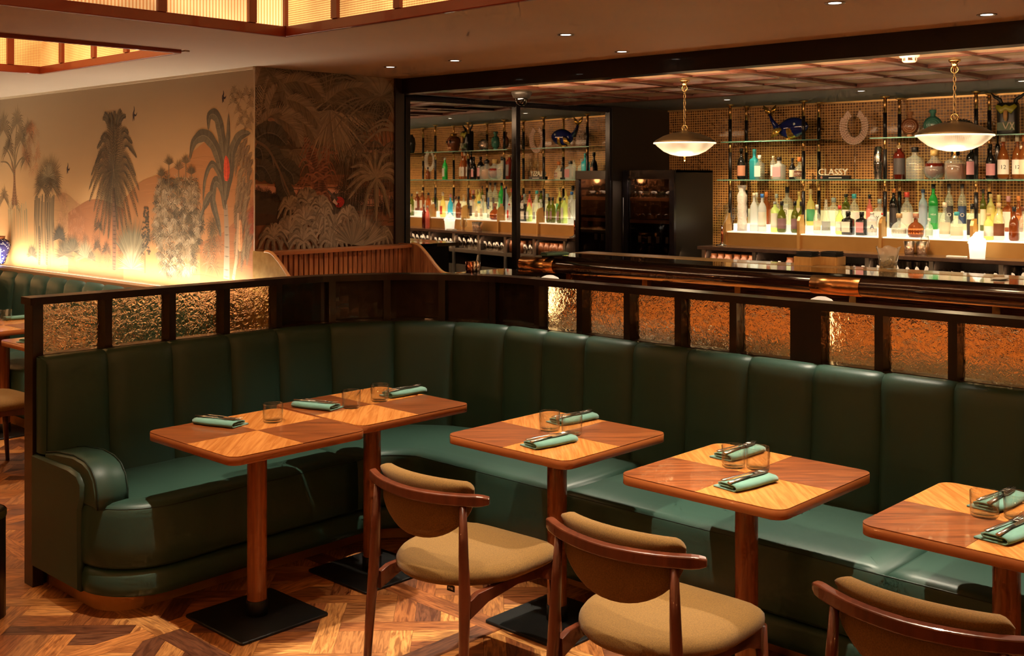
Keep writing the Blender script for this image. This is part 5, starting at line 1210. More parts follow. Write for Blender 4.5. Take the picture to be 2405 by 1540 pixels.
# posts and glass shelves
M_sleeve = mat('black_sleeve', (.010, .007, .006), .3); M_post = mat('post_brass', (.62, .34, .12), .3, 1)
def shelf_post(x, y, label, z0=1.19):
    t = thing('shelf_post', label, 'post', (x, y, z0)); r = .013
    zz = [(z0, 1.43, 'brass_tube'), (1.43, 1.665, 'black_sleeve'), (1.665, 1.765, 'brass_tube'), (1.765, 2.0, 'black_sleeve'), (2.0, 2.095, 'brass_tube'), (2.095, 2.29, 'black_sleeve'), (2.29, 2.42, 'brass_tube')]
    for a, b, nm in zz: MB().lathe([(r * (1.12 if nm[1] == 'l' else 1), a - z0), (r * (1.12 if nm[1] == 'l' else 1), b - z0)], seg=12).build(nm, M_sleeve if nm[1] == 'l' else M_post, t)
    MB().lathe([(r, 2.405 - z0), (.034, 2.415 - z0), (.036, 2.42 - z0)], seg=16).build('flange', M_post, t)
ordn = ['first', 'second', 'third', 'fourth', 'fifth', 'sixth', 'seventh', 'eighth', 'ninth']
for k, y in enumerate(PY[:7]):
    shelf_post(8.40, y, 'front brass and black shelf post, %s from the fridge end' % ordn[k], 1.312); shelf_post(8.665, y, 'rear brass and black shelf post against the tiles, %s from the fridge end' % ordn[k], 1.372)
M_sg = tglass('green_edge_glass', (.80, .95, .88), .03, 1.6); M_sedge = mat('glass_edge_green', (.20, .42, .33), .15, trans=.3)
def gshelf(y0, y1, z, label):
    t = thing('glass_shelf', label, 'shelf', (8.5, (y0 + y1) / 2, z)); abs_child(MB().bb(8.365, 8.70, y0, y1, z - .004, z + .004).build('glass_sheet', M_sg, t), t)
    t_ = abs_child(MB().bb(8.360, 8.365, y0, y1, z - .0045, z + .0045).build('polished_edge', M_sedge, t), t)
gshelf(1.0, 5.40, 1.757, 'long lower glass shelf in front of the mosaic tiles, at eye height')
gshelf(4.42, 5.36, 2.09, 'short upper glass shelf under the blue fish flagon'); gshelf(2.25, 3.98, 2.09, 'upper glass shelf behind the right pendant lamp'); gshelf(.4, 1.9, 2.09, 'upper glass shelf beyond the right frame edge')

# ------------------------------------------------------------------ bottles
def G(name, c, body=0.25): return tglass('bottle_' + name, c, .04, 1.3, body)
GC = {'clear': G('clear', (.93, .96, .90), .12), 'frost': G('frost', (.74, .77, .78), .45), 'green': G('green', (.05, .55, .12), .35), 'dkgreen': G('dkgreen', (.20, .22, .02), .35), 'blue': G('blue', (.10, .55, .75), .45), 'amber': G('amber', (.55, .19, .035), .25),
      'brown': G('brown', (.32, .09, .02), .35), 'red': G('red', (.24, .025, .010), .3), 'yellow': G('yellow', (.92, .85, .40), .3), 'black': mat('bottle_black', (.012, .010, .008), .15, coat=.5), 'white': mat('bottle_white', (.85, .78, .72), .5, bump=(38, 1, .012)),
      'pink': G('pink', (.85, .35, .30), .35), 'teal': G('teal', (.04, .42, .48), .5), 'lime': G('lime', (.80, .92, .45), .3), 'grey': G('grey', (.45, .50, .60), .6)}
CC = {'black': (.015, .012, .012), 'white': (.80, .76, .68), 'red': (.60, .05, .03), 'blue': (.05, .20, .60), 'teal': (.05, .35, .40), 'cork': (.60, .38, .18), 'gold': (.65, .42, .14), 'orange': (.75, .22, .05), 'purple': (.22, .12, .13), 'navy': (.04, .07, .16), 'green': (.08, .35, .15),
      'cream': (.74, .62, .45), 'pink': (.65, .28, .30), 'brown': (.16, .05, .02), 'paper': (.78, .70, .60), 'dark': (.05, .04, .04), 'grey': (.35, .36, .36), 'mint': (.55, .70, .58), 'copper': (.45, .20, .12)}
def cmat(c): return mat('paint_' + c, CC[c], .45)
SH = {  # normalised profile (r of width, z of height): body, neck
 'tall': ([(0, 0), (.46, 0), (.5, .015), (.5, .58), (.46, .66), (.30, .74), (.17, .78), (.16, .93), (.19, .935), (.19, .95)], 2, .90, (.14, .52)),
 'round': ([(0, 0), (.42, 0), (.5, .06), (.5, .40), (.47, .52), (.36, .64), (.20, .71), (.15, .76), (.15, .90), (.18, .91), (.18, .93)], 2, .86, (.12, .45)),
 'square': ([(0, 0), (.47, 0), (.5, .02), (.5, .60), (.46, .66), (.20, .72), (.17, .76), (.17, .88), (.2, .89)], 6, .84, (.12, .56)),
 'squat': ([(0, 0), (.40, 0), (.50, .10), (.52, .28), (.46, .46), (.30, .58), (.14, .64), (.13, .82), (.17, .83)], 2, .80, (.14, .38)),
 'ball': ([(0, 0), (.25, 0), (.42, .08), (.52, .26), (.50, .40), (.36, .58), (.20, .70), (.16, .76), (.18, .84)], 2, .80, (.0, .0)),
 'cone': ([(0, 0), (.48, 0), (.5, .03), (.42, .30), (.30, .60), (.16, .85), (.14, .97)], 2, .93, (.10, .36)),
 'slim': ([(0, 0), (.46, 0), (.5, .01), (.5, .70), (.40, .78), (.2, .83), (.18, .95)], 2, .91, (.15, .62)),
 'twist': ([(0, 0), (.5, 0), (.46, .08), (.5, .16), (.44, .25), (.5, .34), (.45, .43), (.5, .52), (.44, .60), (.5, .68), (.5, .78), (.3, .88), (.5, 1.0)], 5, 1.0, (0, 0)),
}
bcount = 0; prevlook = None
def bottle(px, ytop, wpx, kind, glass, cap, label, look, row, text=None, tcol='black', fill=None, mirror=False):
    """row: F front step, K rear riser, S glass shelf"""
    global bcount, prevlook
    X, z = {'F': (8.44, 1.3125), 'K': (8.585, 1.3725), 'S': (8.52, 1.7615), 'C': (8.19, 1.1905), 'U': (8.52, 2.0945)}[row]
    if mirror:
        y, d = mirror_at(px, X); ztop = EYE - (ytop - HZP) * d / FPX
    else:
        q = on(px, ytop, X=X); y = q.y; ztop = q.z; d = X * FW[0] + q.y * FW[1]
    h = ztop - z; wd = wpx * d / FPX
    prof, pw, capz, lb = SH[kind]; where = {'F': 'front row of the lit step', 'K': 'rear row of the lit step', 'S': 'on the lower glass shelf', 'C': 'on the back counter', 'U': 'on the upper glass shelf'}[row]
    lbl = look + ', ' + where
    if prevlook and len((lbl + ', right of the ' + prevlook).split()) <= 16: lbl += ', right of the ' + prevlook
    t = thing('bottle', lbl, 'bottle', (X, y, z), 0, 'bottles on the lit step' if row in 'FK' else 'bottles on the lower glass shelf' if row == 'S' else 'bottles on the back counter')
    body = [(r * wd, zz * h) for r, zz in prof if zz <= capz + .06]
    MB().lathe(body, seg=18, cap=False, pw=pw).build('bottle_body', GC[glass], t)
    if cap: cr_ = prof[-1][0] * wd * 1.12; MB().lathe([(cr_, capz * h), (cr_, h * .995), (cr_ * .8, h)], seg=12).build('cap', cmat(cap), t)
    if fill: MB().lathe([(0, .015 * h)] + [(r * wd * .93, max(zz, .02) * h) for r, zz in prof if 0 < zz < .55 and r > .2] + [(prof[3][0] * wd * .9, .55 * h), (0, .55 * h)], seg=14, cap=False, pw=pw).build('liquid', GC[fill], t)
    if label and lb[1]:
        rr = .508 * wd; aw = radians(62 if pw == 2 else 40); a0 = atan2(-y, -X); z0, z1 = lb[0] * h, lb[1] * h
        if pw == 2: MB().grid(lambda u, v: (rr * cos(a0 - aw + 2 * aw * u), rr * sin(a0 - aw + 2 * aw * u), z0 + (z1 - z0) * v), 9, 2).build('label', cmat(label), t)
        else: MB().bb(-rr - .001, -rr + .0005, -.40 * wd, .40 * wd, z0, z1).build('label', cmat(label), t)
        if text:
            ts = min((z1 - z0) * .6, wd * .62 / max(1, len(text) * .62)); tx = rr + .0015
            if pw == 2: T = Matrix.Rotation(a0 + pi / 2, 4, 'Z') @ Matrix.Translation((0, -tx, (z0 + z1) / 2 - ts * .35)) @ Matrix.Rotation(pi / 2, 4, 'X')
            else: T = Matrix.Translation((-tx, 0, (z0 + z1) / 2 - ts * .35)) @ Matrix.Rotation(-pi / 2, 4, 'Z') @ Matrix.Rotation(pi / 2, 4, 'X')
            text_mesh(text, ts, cmat(tcol), t, T)
    prevlook = look
    bcount += 1; return t
BOT = [
 # rear row
 (1777, 452, 17, 'round', 'clear', 'white', 'white', 'clear flask behind the pale pair', 'K'), (1800, 450, 17, 'square', 'amber', 'orange', None, 'orange amber decanter', 'K'), (1824, 455, 18, 'round', 'clear', 'grey', 'mint', 'clear bottle with mint label', 'K'),
 (1849, 439, 22, 'square', 'clear', 'black', 'white', 'square bottle with brush-written sign', 'K', '白'), (1877, 450, 18, 'tall', 'yellow', 'gold', 'cream', 'yellow bottle with red seal', 'K'), (1904, 444, 21, 'round', 'yellow', 'cork', 'green', 'yellow bottle with green label', 'K'),
 (1958, 464, 24, 'square', 'clear', 'grey', 'white', 'broad clear bottle with large white label', 'K'), (1987, 455, 20, 'tall', 'dkgreen', 'black', 'white', 'olive wine bottle with white label', 'K'), (2006, 455, 26, 'round', 'clear', 'teal', 'white', 'round shouldered bottle with teal cap', 'K'),
 (2042, 456, 16, 'round', 'pink', 'black', None, 'rosy flask with black stopper', 'K'), (2066, 467, 22, 'square', 'clear', 'grey', 'white', 'square clear bottle with white label and Y mark', 'K', 'Y'), (2078, 472, 10, 'slim', 'red', 'red', 'red', 'slim red topped bottle', 'K'),
 (2099, 443, 20, 'tall', 'black', 'orange', 'dark', 'black bottle with orange cap', 'K'), (2130, 451, 30, 'round', 'clear', 'red', 'paper', 'round bottle with bright red cap', 'K'), (2168, 444, 21, 'tall', 'grey', 'navy', None, 'tall frosted grey bottle', 'K'),
 (2192, 432, 22, 'tall', 'green', 'black', 'green', 'tall vivid green bottle', 'K', 'VIDA', 'white'), (2229, 431, 20, 'tall', 'clear', 'dark', 'dark', 'tall bottle with dark swirl label', 'K', 'O', 'white'), (2260, 431, 20, 'tall', 'clear', 'dark', 'navy', 'tall bottle with navy swirl label', 'K', 'O', 'cream'),
 (2309, 444, 14, 'tall', 'dkgreen', 'black', 'cream', 'dim bottle behind the post', 'K'), (2327, 455, 20, 'tall', 'yellow', 'cork', None, 'pale yellow wine bottle', 'K'), (2346, 457, 22, 'squat', 'yellow', 'gold', None, 'squat golden decanter', 'K'), (2368, 460, 22, 'square', 'amber', 'pink', 'paper', 'amber bottle with tilted paper label', 'K'), (2392, 460, 22, 'round', 'amber', 'orange', 'orange', 'amber bottle with orange label', 'K'),
 # front row
 (1743, 435, 20, 'twist', 'white', None, None, 'tall white faceted ceramic bottle', 'F'), (1771, 453, 19, 'tall', 'frost', 'cream', None, 'frosted bottle without label', 'F'), (1790, 455, 20, 'tall', 'frost', 'blue', 'white', 'frosted bottle with blue cap', 'F'),
 (1820, 473, 20, 'slim', 'lime', 'grey', 'white', 'ribbed lime tinted bottle', 'F'), (1836, 472, 22, 'round', 'dkgreen', 'black', 'purple', 'olive bottle with purple picture label', 'F'), (1867, 472, 19, 'round', 'dkgreen', 'black', 'purple', 'olive bottle with purple wave label', 'F'), (1882, 473, 19, 'round', 'dkgreen', 'black', 'purple', 'olive bottle with reddish label', 'F'),
 (1919, 480, 18, 'round', 'clear', 'white', 'cream', 'small clear bottle with oval cream label', 'F'), (1940, 466, 22, 'cone', 'clear', None, 'grey', 'conical clear bottle with grey label', 'F'), (1972, 482, 20, 'round', 'lime', 'red', 'white', 'green tinted bottle with round badge', 'F'),
 (1992, 496, 26, 'square', 'black', 'black', 'paper', 'black apothecary bottle with diamond label', 'F'), (2024, 497, 24, 'square', 'black', 'black', 'pink', 'black apothecary bottle with pink label', 'F'), (2048, 498, 24, 'slim', 'frost', 'white', 'white', 'white bottle marked with a letter A', 'F', 'A', 'navy'), (2073, 500, 16, 'slim', 'white', 'red', 'red', 'white bottle with red shoulder', 'F'),
 (2112, 501, 36, 'squat', 'clear', 'cork', 'white', 'round clear decanter with blue neck', 'F'), (2151, 501, 37, 'squat', 'brown', 'copper', 'orange', 'brown decanter with orange seal', 'F'), (2182, 512, 18, 'round', 'clear', 'white', 'mint', 'small clear bottle with green print', 'F'), (2219, 475, 26, 'round', 'clear', 'cream', 'cream', 'clear bottle with cream label', 'F'),
 (2247, 497, 30, 'round', 'clear', 'teal', 'cream', 'clear bottle with teal stopper and blue base', 'F'), (2284, 478, 22, 'square', 'clear', 'black', 'dark', 'bottle with tall black lettered label', 'F'), (2322, 500, 22, 'tall', 'yellow', 'cork', 'white', 'straw coloured bottle right of the brass fin', 'F'), (2346, 476, 26, 'round', 'clear', 'cork', 'brown', 'bottle with maroon and orange label', 'F'),
 (2382, 485, 24, 'round', 'brown', 'black', None, 'brown cut glass decanter', 'F'), (2404, 484, 24, 'round', 'clear', 'brown', None, 'netted glass bottle at the right edge', 'F'),
 # lower glass shelf
 (1741, 348, 20, 'round', 'black', 'black', 'copper', 'black jug with round portrait label', 'S'), (1772, 350, 20, 'square', 'teal', 'teal', None, 'tall teal glass bottle', 'S'), (1784, 364, 20, 'square', 'clear', 'white', 'mint', 'square clear bottle with pale mint label', 'S'), (1816, 366, 14, 'slim', 'clear', 'cream', 'white', 'small clear bottle with wooden stopper', 'S'),
 (1830, 369, 26, 'square', 'frost', 'black', 'pink', 'frosted flask with pink map label', 'S'), (1861, 371, 16, 'round', 'black', 'black', 'cream', 'small black bottle with cream label', 'S'), (1878, 369, 28, 'squat', 'clear', 'orange', 'brown', 'maroon boxed bottle with triangle label', 'S'),
 (2112, 341, 28, 'slim', 'red', 'cork', 'dark', 'dark red square bottle with blue neck', 'S'), (2149, 345, 36, 'square', 'clear', 'black', None, 'broad embossed clear bottle', 'S'), (2195, 352, 48, 'ball', 'clear', 'gold', None, 'round decanter of dark red spirit', 'S', None, None, 'red'), (2244, 354, 42, 'square', 'clear', 'black', None, 'square decanter of amber rum', 'S', None, None, 'amber'),
 (2282, 340, 26, 'tall', 'black', 'black', 'pink', 'black wine bottle with pink label', 'S'), (2343, 318, 12, 'slim', 'black', 'black', None, 'slim black bottle', 'S'), (2356, 318, 27, 'round', 'amber', 'cream', 'paper', 'whisky bottle with pale label numbered 12', 'S', '12'), (2389, 318, 25, 'round', 'amber', 'cream', 'paper', 'second pale labelled whisky bottle numbered 12', 'S', '12'), (2405, 318, 26, 'round', 'amber', 'orange', 'cream', 'whisky bottle with orange neck', 'S'),
]
for b in sorted(BOT, key=lambda b: ('KFS'.index(b[8]), b[0])):
    if prevlook and False: pass
    bottle(*b)
prevlook = None
# bottles seen only in the mirror (they stand right of the frame)
MIR = [(1088, 372, 12, 'tall', 'amber', 'cream', 'paper', 'mirrored amber bottle with cream capsule', 'S'), (1045, 370, 13, 'tall', 'green', 'white', 'white', 'slim green bottle seen in the mirror', 'S'), (1005, 392, 11, 'round', 'brown', 'black', None, 'small brown flask seen in the mirror', 'S'), (1113, 368, 14, 'round', 'black', 'black', 'pink', 'dark bottle mirrored beside the whisky', 'S'),
 (967, 455, 12, 'tall', 'dkgreen', 'black', 'cream', 'olive bottle seen at the left of the mirror', 'F'), (980, 450, 12, 'tall', 'brown', 'cream', 'paper', 'brown bottle at the left of the mirror', 'K'), (992, 447, 12, 'tall', 'amber', 'gold', 'cream', 'golden bottle with cream label in the mirror', 'K'), (1006, 452, 13, 'round', 'amber', 'black', None, 'mirrored amber decanter', 'K'), (1022, 448, 14, 'round', 'dkgreen', 'black', 'white', 'mirrored squat green bottle', 'K'),
 (1040, 451, 14, 'round', 'yellow', 'cream', 'red', 'mirrored yellow bottle with red label', 'F'), (1058, 456, 14, 'round', 'blue', 'pink', None, 'bright blue bottle seen in the mirror', 'F'), (996, 480, 10, 'tall', 'red', 'white', None, 'red liquid bottle standing on the back counter', 'C'), (1004, 482, 11, 'tall', 'pink', 'white', None, 'pink liquid bottle standing on the back counter', 'C')]
for b in MIR: prevlook = None; bottle(*b[:9], mirror=True)

# ------------------------------------------------------------------ objects of the back bar
# fish flagon
q = on(1850, 322, X=8.52); t = thing('fish_flagon', 'blue and gold ceramic fish flagon on the short upper glass shelf', 'figurine', (8.52, q.y, 2.0945), radians(-6)); t.scale = (1.2, 1.2, 1.15)
M_cobalt = mat('cobalt_glaze', (.012, .018, .13), .08, coat=.6); M_goldg = mat('gold_glaze', (.62, .34, .06), .18, .8)
mb = MB(); mb.grid(lambda u, v: ((.062 * sin(pi * u) ** .6) * cos(2 * pi * v) * .8, .115 - .27 * u + .0, .085 + .07 * (u * .25) + (.078 * sin(pi * min(1, u * 1.0)) ** .62) * sin(2 * pi * v)), 18, 20); mb.build('fish_body', M_cobalt, t).location = (0, -.02, 0)
mb = MB(); mb.grid(lambda u, v: ((.0645 * sin(pi * (u * .55 + .45)) ** .6) * cos(pi + pi * v) * .8, -.02 - .105 * u, .088 + (.080 * sin(pi * (u * .55 + .45)) ** .6) * (sin(pi + pi * v))), 10, 14); mb.build('gold_belly', M_goldg, t)
MB().tube([(0, .09, .10), (0, .135, .16), (0, .155, .205)], [.035, .018, .012], 10, flat=.6).build('tail_stem', M_cobalt, t)
for sx_ in (-1, 1): MB().tube([(0, .152, .20), (0, .152 + sx_ * .03, .235), (0, .155 + sx_ * .055, .27)], [.014, .02, .004], 8, flat=.35, up=(1, 0, 0)).build('tail_fin', M_goldg, t)
MB().tube([(-.05, .02, .09), (-.066, .06, .06), (-.05, .11, .02)], [.012, .028, .006], 8, flat=.4, up=(1, 0, 0)).build('side_fin', M_goldg, t)
MB().lathe([(.0, 0), (.03, 0), (.026, .02), (0, .02)], (0, -.01, 0), 12).build('foot', M_goldg, t)
MB().lathe([(0, -.01), (.008, -.006), (.010, 0), (0, .004)], (-.047, -.085, .12), 10, M=Matrix.Rotation(-pi / 2, 3, 'Y')).build('eye', M_white, t)
# shell necklaces
def necklace(y, z, label, w_, h_, colr, X=8.60):
    t = thing('shell_necklace', label, 'necklace', (X, y, z)); mb = MB(); m_ = mat('shell_' + label[:5], colr, .5); cd = MB()
    for row in range(4):
        rx, rz = w_ * (.62 + .13 * row), h_ * (.70 + .10 * row); n = 22 + 6 * row
        for k in range(n):
            a = radians(-238 + 296 * k / (n - 1)); x_, z_ = rx * cos(a), rz * sin(a) + h_ * .08
            if z_ > h_ * .62: x_ *= .85
            mb.lathe([(0, -.006), (.009, -.003), (.011, .001), (.006, .006), (0, .007)], (-.012 - .003 * row, x_, z_ * .95), 8, M=Matrix.Rotation(a, 3, 'X') @ Matrix.Rotation(-pi / 2, 3, 'Y'))
    cd.tube([(-.01, w_ * .55 * cos(radians(a)), h_ * .62 * sin(radians(a)) + h_ * .08) for a in range(-240, 61, 12)], .004, 5)
    sgrp(mb.build('shells', m_, t), kind='stuff'); cd.build('cord', M_cream, t)
    MB().tube([(0, 0, -h_ * .9), (0, 0, -(z - 1.762))], .003, 6).build('stand_rod', M_steel, t); MB().lathe([(.05, 0), (.05, .004), (0, .006)], (0, 0, -(z - 1.762)), 16).build('stand_base', M_steel, t); MB().tube([(.0, -w_ * .5, 0), (0, 0, -h_ * .88), (0, w_ * .5, 0)], .003, 5).build('stand_fork', M_steel, t)
q = on(2008, 300, X=8.60); necklace(q.y, q.z, 'pink shell collar necklace on a stand between the two upper shelves', .118, .150, (.92, .62, .48))
q = mirror_at(1012, 8.60); necklace(q[0], EYE - (378 - HZP) * q[1] / FPX, 'white shell collar necklace on a stand, seen in the mirror', .11, .14, (.72, .62, .50))
# round flasks
def flask(px, label, m_, m2_, rr, hz):
    q = on(px, 300, X=8.52); t = thing('round_flask', label, 'flask', (8.52, q.y, 2.0945), radians(20))
    R9 = Matrix.Rotation(pi / 2, 3, 'Y')
    MB().lathe([(0, -.036), (rr * .55, -.036), (rr * .9, -.028), (rr, -.012), (rr, .012), (rr * .9, .028), (0, .036)], (0, 0, rr + .02), 28, M=R9, cap=False).build('flask_body', m_, t)
    for k in range(3): MB().tube([(-.037 + .002 * k, rr * (.3 + .22 * k) * cos(a * pi / 12), rr + .02 + rr * (.3 + .22 * k) * sin(a * pi / 12)) for a in range(25)], .004, 5, cap=False).build('relief_ring', m2_, t)
    MB().lathe([(.026, 0), (.02, .03)], (0, 0, 0), 16).build('foot', m2_, t); MB().lathe([(.020, 0), (.018, .03), (.026, .034), (.026, .058), (0, .06)], (0, 0, 2 * rr + .012), 16).build('neck', m2_, t)
flask(2137, 'brown ceramic round flask with flower relief beside the teal one', mat('brown_glaze', (.20, .055, .018), .25, coat=.4), mat('tan_glaze', (.45, .20, .08), .35), .066, 0)
flask(2191, 'teal ceramic round flask with spiral relief behind the pendant', mat('teal_glaze', (.05, .19, .13), .25, coat=.4), mat('teal_relief', (.09, .27, .19), .3), .070, 0)
# nautilus
q = on(2262, 292, X=8.52); t = thing('nautilus_mug', 'silver ribbed shell shaped vessel half hidden by the right pendant', 'figurine', (8.52, q.y, 2.0945))
for k in range(13):
    a = radians(-10 + 15 * k); MB().tube([(-.015, 0, .05), (-.03, .055 * cos(a), .05 + .045 * sin(a)), (-.01, .09 * cos(a), .05 + .07 * sin(a)), (.02, .085 * cos(a), .05 + .065 * sin(a))], [.006, .011, .012, .006], 7).build('rib', mat('pewter', (.50, .40, .33), .25, .9), t)
MB().lathe([(0, 0), (.04, 0), (.075, .04), (.07, .09), (.03, .12), (0, .12)], seg=18, sx=.6).build('shell_body', mat('pewter', (.50, .40, .33), .25, .9), t)
# totem mug
q = on(2368, 300, X=8.52); t = thing('totem_mug', 'tall painted totem mug with black horns at the upper right', 'figurine', (8.52, q.y, 2.0945), radians(4))
M_tb = mat('totem_black', (.018, .016, .012), .3); M_ty = mat('totem_yellow', (.30, .26, .02), .35); M_tg = mat('totem_green', (.05, .09, .02), .35); M_to = mat('totem_tan', (.55, .27, .10), .4)
MB().lathe([(.0, 0), (.075, 0), (.078, .01), (.074, .10), (.078, .20), (.070, .235), (0, .24)], seg=24, sx=.75, pw=3).build('mug_body', M_tb, t)
MB().tube([(-.058, -.07, .215), (-.066, -.03, .18), (-.068, 0, .20), (-.066, .03, .18), (-.058, .07, .215)], [.014, .03, .024, .03, .014], 8, flat=.3, up=(1, 0, 0)).build('eye_mask', M_ty, t)
MB().tube([(-.07, 0, .175), (-.074, 0, .13), (-.068, 0, .10)], [.016, .018, .010], 8).build('nose', M_to, t); MB().bb(-.062, -.054, -.062, .062, .03, .09).build('mouth_panel', M_tg, t)
for a, b in (((-.02, .09), (.0, .04)), ((.02, .09), (.0, .04)), ((-.058, .09), (-.03, .035)), ((-.03, .09), (-.058, .035))): MB().tube([(-.065, a[0], a[1]), (-.066, b[0], b[1])], .005, 5).build('painted_line', mat('paint_cream', CC['cream'], .45), t)
for s_ in (-1, 1): MB().tube([(0, s_ * .045, .225), (0, s_ * .06, .265), (0, s_ * .095, .285), (0, s_ * .12, .312)], [.016, .014, .011, .004], 8).build('horn', M_tb, t)
# skull jug + black vase in the mirror
def mirY(px, X): return mirror_at(px, X)[0]
t = thing('skull_jug', 'brown glazed skull shaped jug with gold rim, seen in the mirror', 'figurine', (8.52, mirY(1066, 8.52), 2.0945))
MB().lathe([(0, 0), (.05, 0), (.06, .02), (.066, .05), (.082, .10), (.080, .15), (.05, .185), (.0, .19)], seg=22).build('skull_body', mat('brown_glaze', (.20, .055, .018), .25, coat=.4), t)
for s_ in (-1, 1): MB().lathe([(0, -.012), (.018, -.004), (.020, .003), (0, .006)], (-.074, s_ * .03, .115), 12, M=Matrix.Rotation(-pi / 2, 3, 'Y')).build('eye_socket', M_black, t)
for k in range(5): MB().box((-.064, (k - 2) * .016, .045), (.012, .012, .022)).build('tooth', mat('tan_glaze', (.45, .20, .08), .35), t)
MB().lathe([(.035, .185), (.042, .20), (.036, .215), (.03, .20)], seg=16, cap=False).build('gold_rim', M_goldg, t)
t = thing('black_vase', 'tall black bellied vase at the left edge of the mirror', 'vase', (8.52, mirY(966, 8.52), 2.0945)); MB().lathe([(0, 0), (.035, 0), (.05, .06), (.055, .13), (.045, .19), (.02, .22), (.022, .235)], seg=20).build('vase_body', M_tb, t)
# sign and shaker
q = on(1957, 405, X=8.50); t = thing('desk_sign', 'glass letters CLASSY on a black block on the lower glass shelf', 'sign', (8.50, q.y, 1.7615))
MB().bb(-.02, .02, -.15, .13, 0, .035).build('sign_block', M_black, t, bevel=.002)
mt = Matrix.Rotation(-pi / 2, 4, 'Z') @ Matrix.Rotation(pi / 2, 4, 'X')
text_mesh('CLASSY', .078, mat('acrylic_letters', (.95, .85, .66), .25), t, Matrix.Translation((-.004, 0, .037)) @ mt, 'sign_letters', .008)
MB().bb(-.0215, -.0205, -.085, .03, .012, .018).build('small_print', cmat('paper'), t); MB().lathe([(.011, 0), (.011, .001)], (-.0212, .095, .017), 16, M=Matrix.Rotation(pi / 2, 3, 'Y')).build('round_seal', cmat('copper'), t)
q = on(2063, 400, X=8.48); t = thing('cocktail_shaker', 'steel cocktail shaker with dark lettering on the lower glass shelf', 'shaker', (8.48, q.y, 1.7615))
MB().lathe([(0, 0), (.030, 0), (.030, .006), (.040, .125), (.042, .135)], seg=24).build('mixing_cup', M_steel, t); MB().lathe([(.039, .136), (.040, .142), (.036, .20), (.028, .262), (.0, .268)], seg=24).build('top_cup', M_steel, t)
text_mesh('THE', .03, M_black, t, Matrix.Translation((-.0385, 0, .085)) @ mt); text_mesh('BAR', .03, M_black, t, Matrix.Translation((-.0365, 0, .045)) @ mt)
# items on back counter
def cup(px, py, label, m_):
    q = at(px, py, 1.1905); t = thing('metal_cup', label, 'cup', (max(8.10, q.x), q.y, 1.1905)); MB().lathe([(0, 0), (.032, 0), (.036, .005), (.044, .10), (.042, .10), (.033, .007), (0, .006)], seg=26, cap=False).build('cup_body', m_, t)
cup(2136, 597, 'left hammered copper cup on the back counter', hm); cup(2165, 598, 'right hammered copper cup on the back counter, by the stemmed glass', hm)
q = at(2187, 599, 1.1905); t = thing('snifter', 'short stemmed tasting glass beside the hammered cups', 'glass', (8.15, q.y, 1.1905)); MB().lathe([(0, .0), (.028, 0), (.026, .006), (.008, .014), (.012, .03), (.034, .05), (.040, .075), (.034, .11), (.026, .15), (.024, .15), (.032, .11), (.038, .075), (.03, .052), (0, .035)], seg=24, cap=False).build('glass_bowl', M_tumbler, t)
q = at(2337, 600, 1.1905); t = thing('ice_bucket', 'white bucket stuffed with crumpled white cloth, glowing by the lit step', 'bucket', (8.20, q.y, 1.1905))
MB().lathe([(0, 0), (.052, 0), (.062, .12), (.058, .12), (.05, .006), (0, .005)], seg=24, cap=False).build('bucket_body', mat('milky_plastic_lit', (.92, .86, .78), .4, emit=(1, .86, .62), es=.9), t)  # emission stands in for light the bucket catches from the lit step
r3 = random.Random(3); mb = MB(); jit = [[(r3.random() - .5) for _ in range(9)] for _ in range(18)]
mb.grid(lambda u, v: ((.066 * (1 - v * .85) * (1 + .5 * jit[round(u * 18) % 18][round(v * 8)])) * cos(2 * pi * u), (.066 * (1 - v * .85) * (1 + .5 * jit[round(u * 18) % 18][round(v * 8)])) * sin(2 * pi * u), .105 + .085 * v + .02 * jit[round(u * 18) % 18][round(v * 8)] * (1 - v)), 18, 9, closeu=True, smooth=False)
mb.build('crumpled_cloth', mat('white_cloth_lit', (.95, .92, .86), .9, emit=(1, .86, .62), es=1.0), t)  # cloth brightness from the lit step is put in as emission
if 0: lamp('bucket_light', 'POINT', (8.20, q.y, 1.44), 1.2, (1, .8, .55), .05)
q = at(2290, 599, 1.1905); sgrp(MB().prism(rrect(-.03, .03, -.07, .07, .01, 3), 0, .012, False, .002).build('saucer', M_white), 'flat white dish on the back counter left of the white bucket', 'dish').location = (8.14, q.y, 1.1905)
# glass drip tower
for px, lb, x_ in ((1696, 'tall glass drip fountain on a steel foot at the counter end, nearer one', 8.25), (1716, 'second glass drip fountain, half behind the first', 8.52)):
    q = on(px, 500, X=x_); y_ = min(q.y, 5.36); t = thing('glass_fountain', lb, 'fountain', (x_, y_, 1.1905))
    MB().lathe([(.055, 0), (.055, .006), (.018, .014), (.012, .03)], seg=24).build('steel_foot', M_steel, t)
    MB().lathe([(.011, .03), (.011, .17)], seg=14).build('copper_stem', mat('copper_metal', (.60, .20, .10), .22, 1, bump=(60, .8, .003)), t)
    MB().lathe([(.012, .17), (.016, .19), (.045, .24), (.058, .28), (.050, .30), (.062, .312), (.060, .335), (.034, .350), (.032, .366), (0, .368)], seg=26, cap=False).build('glass_globe', M_tumbler, t)
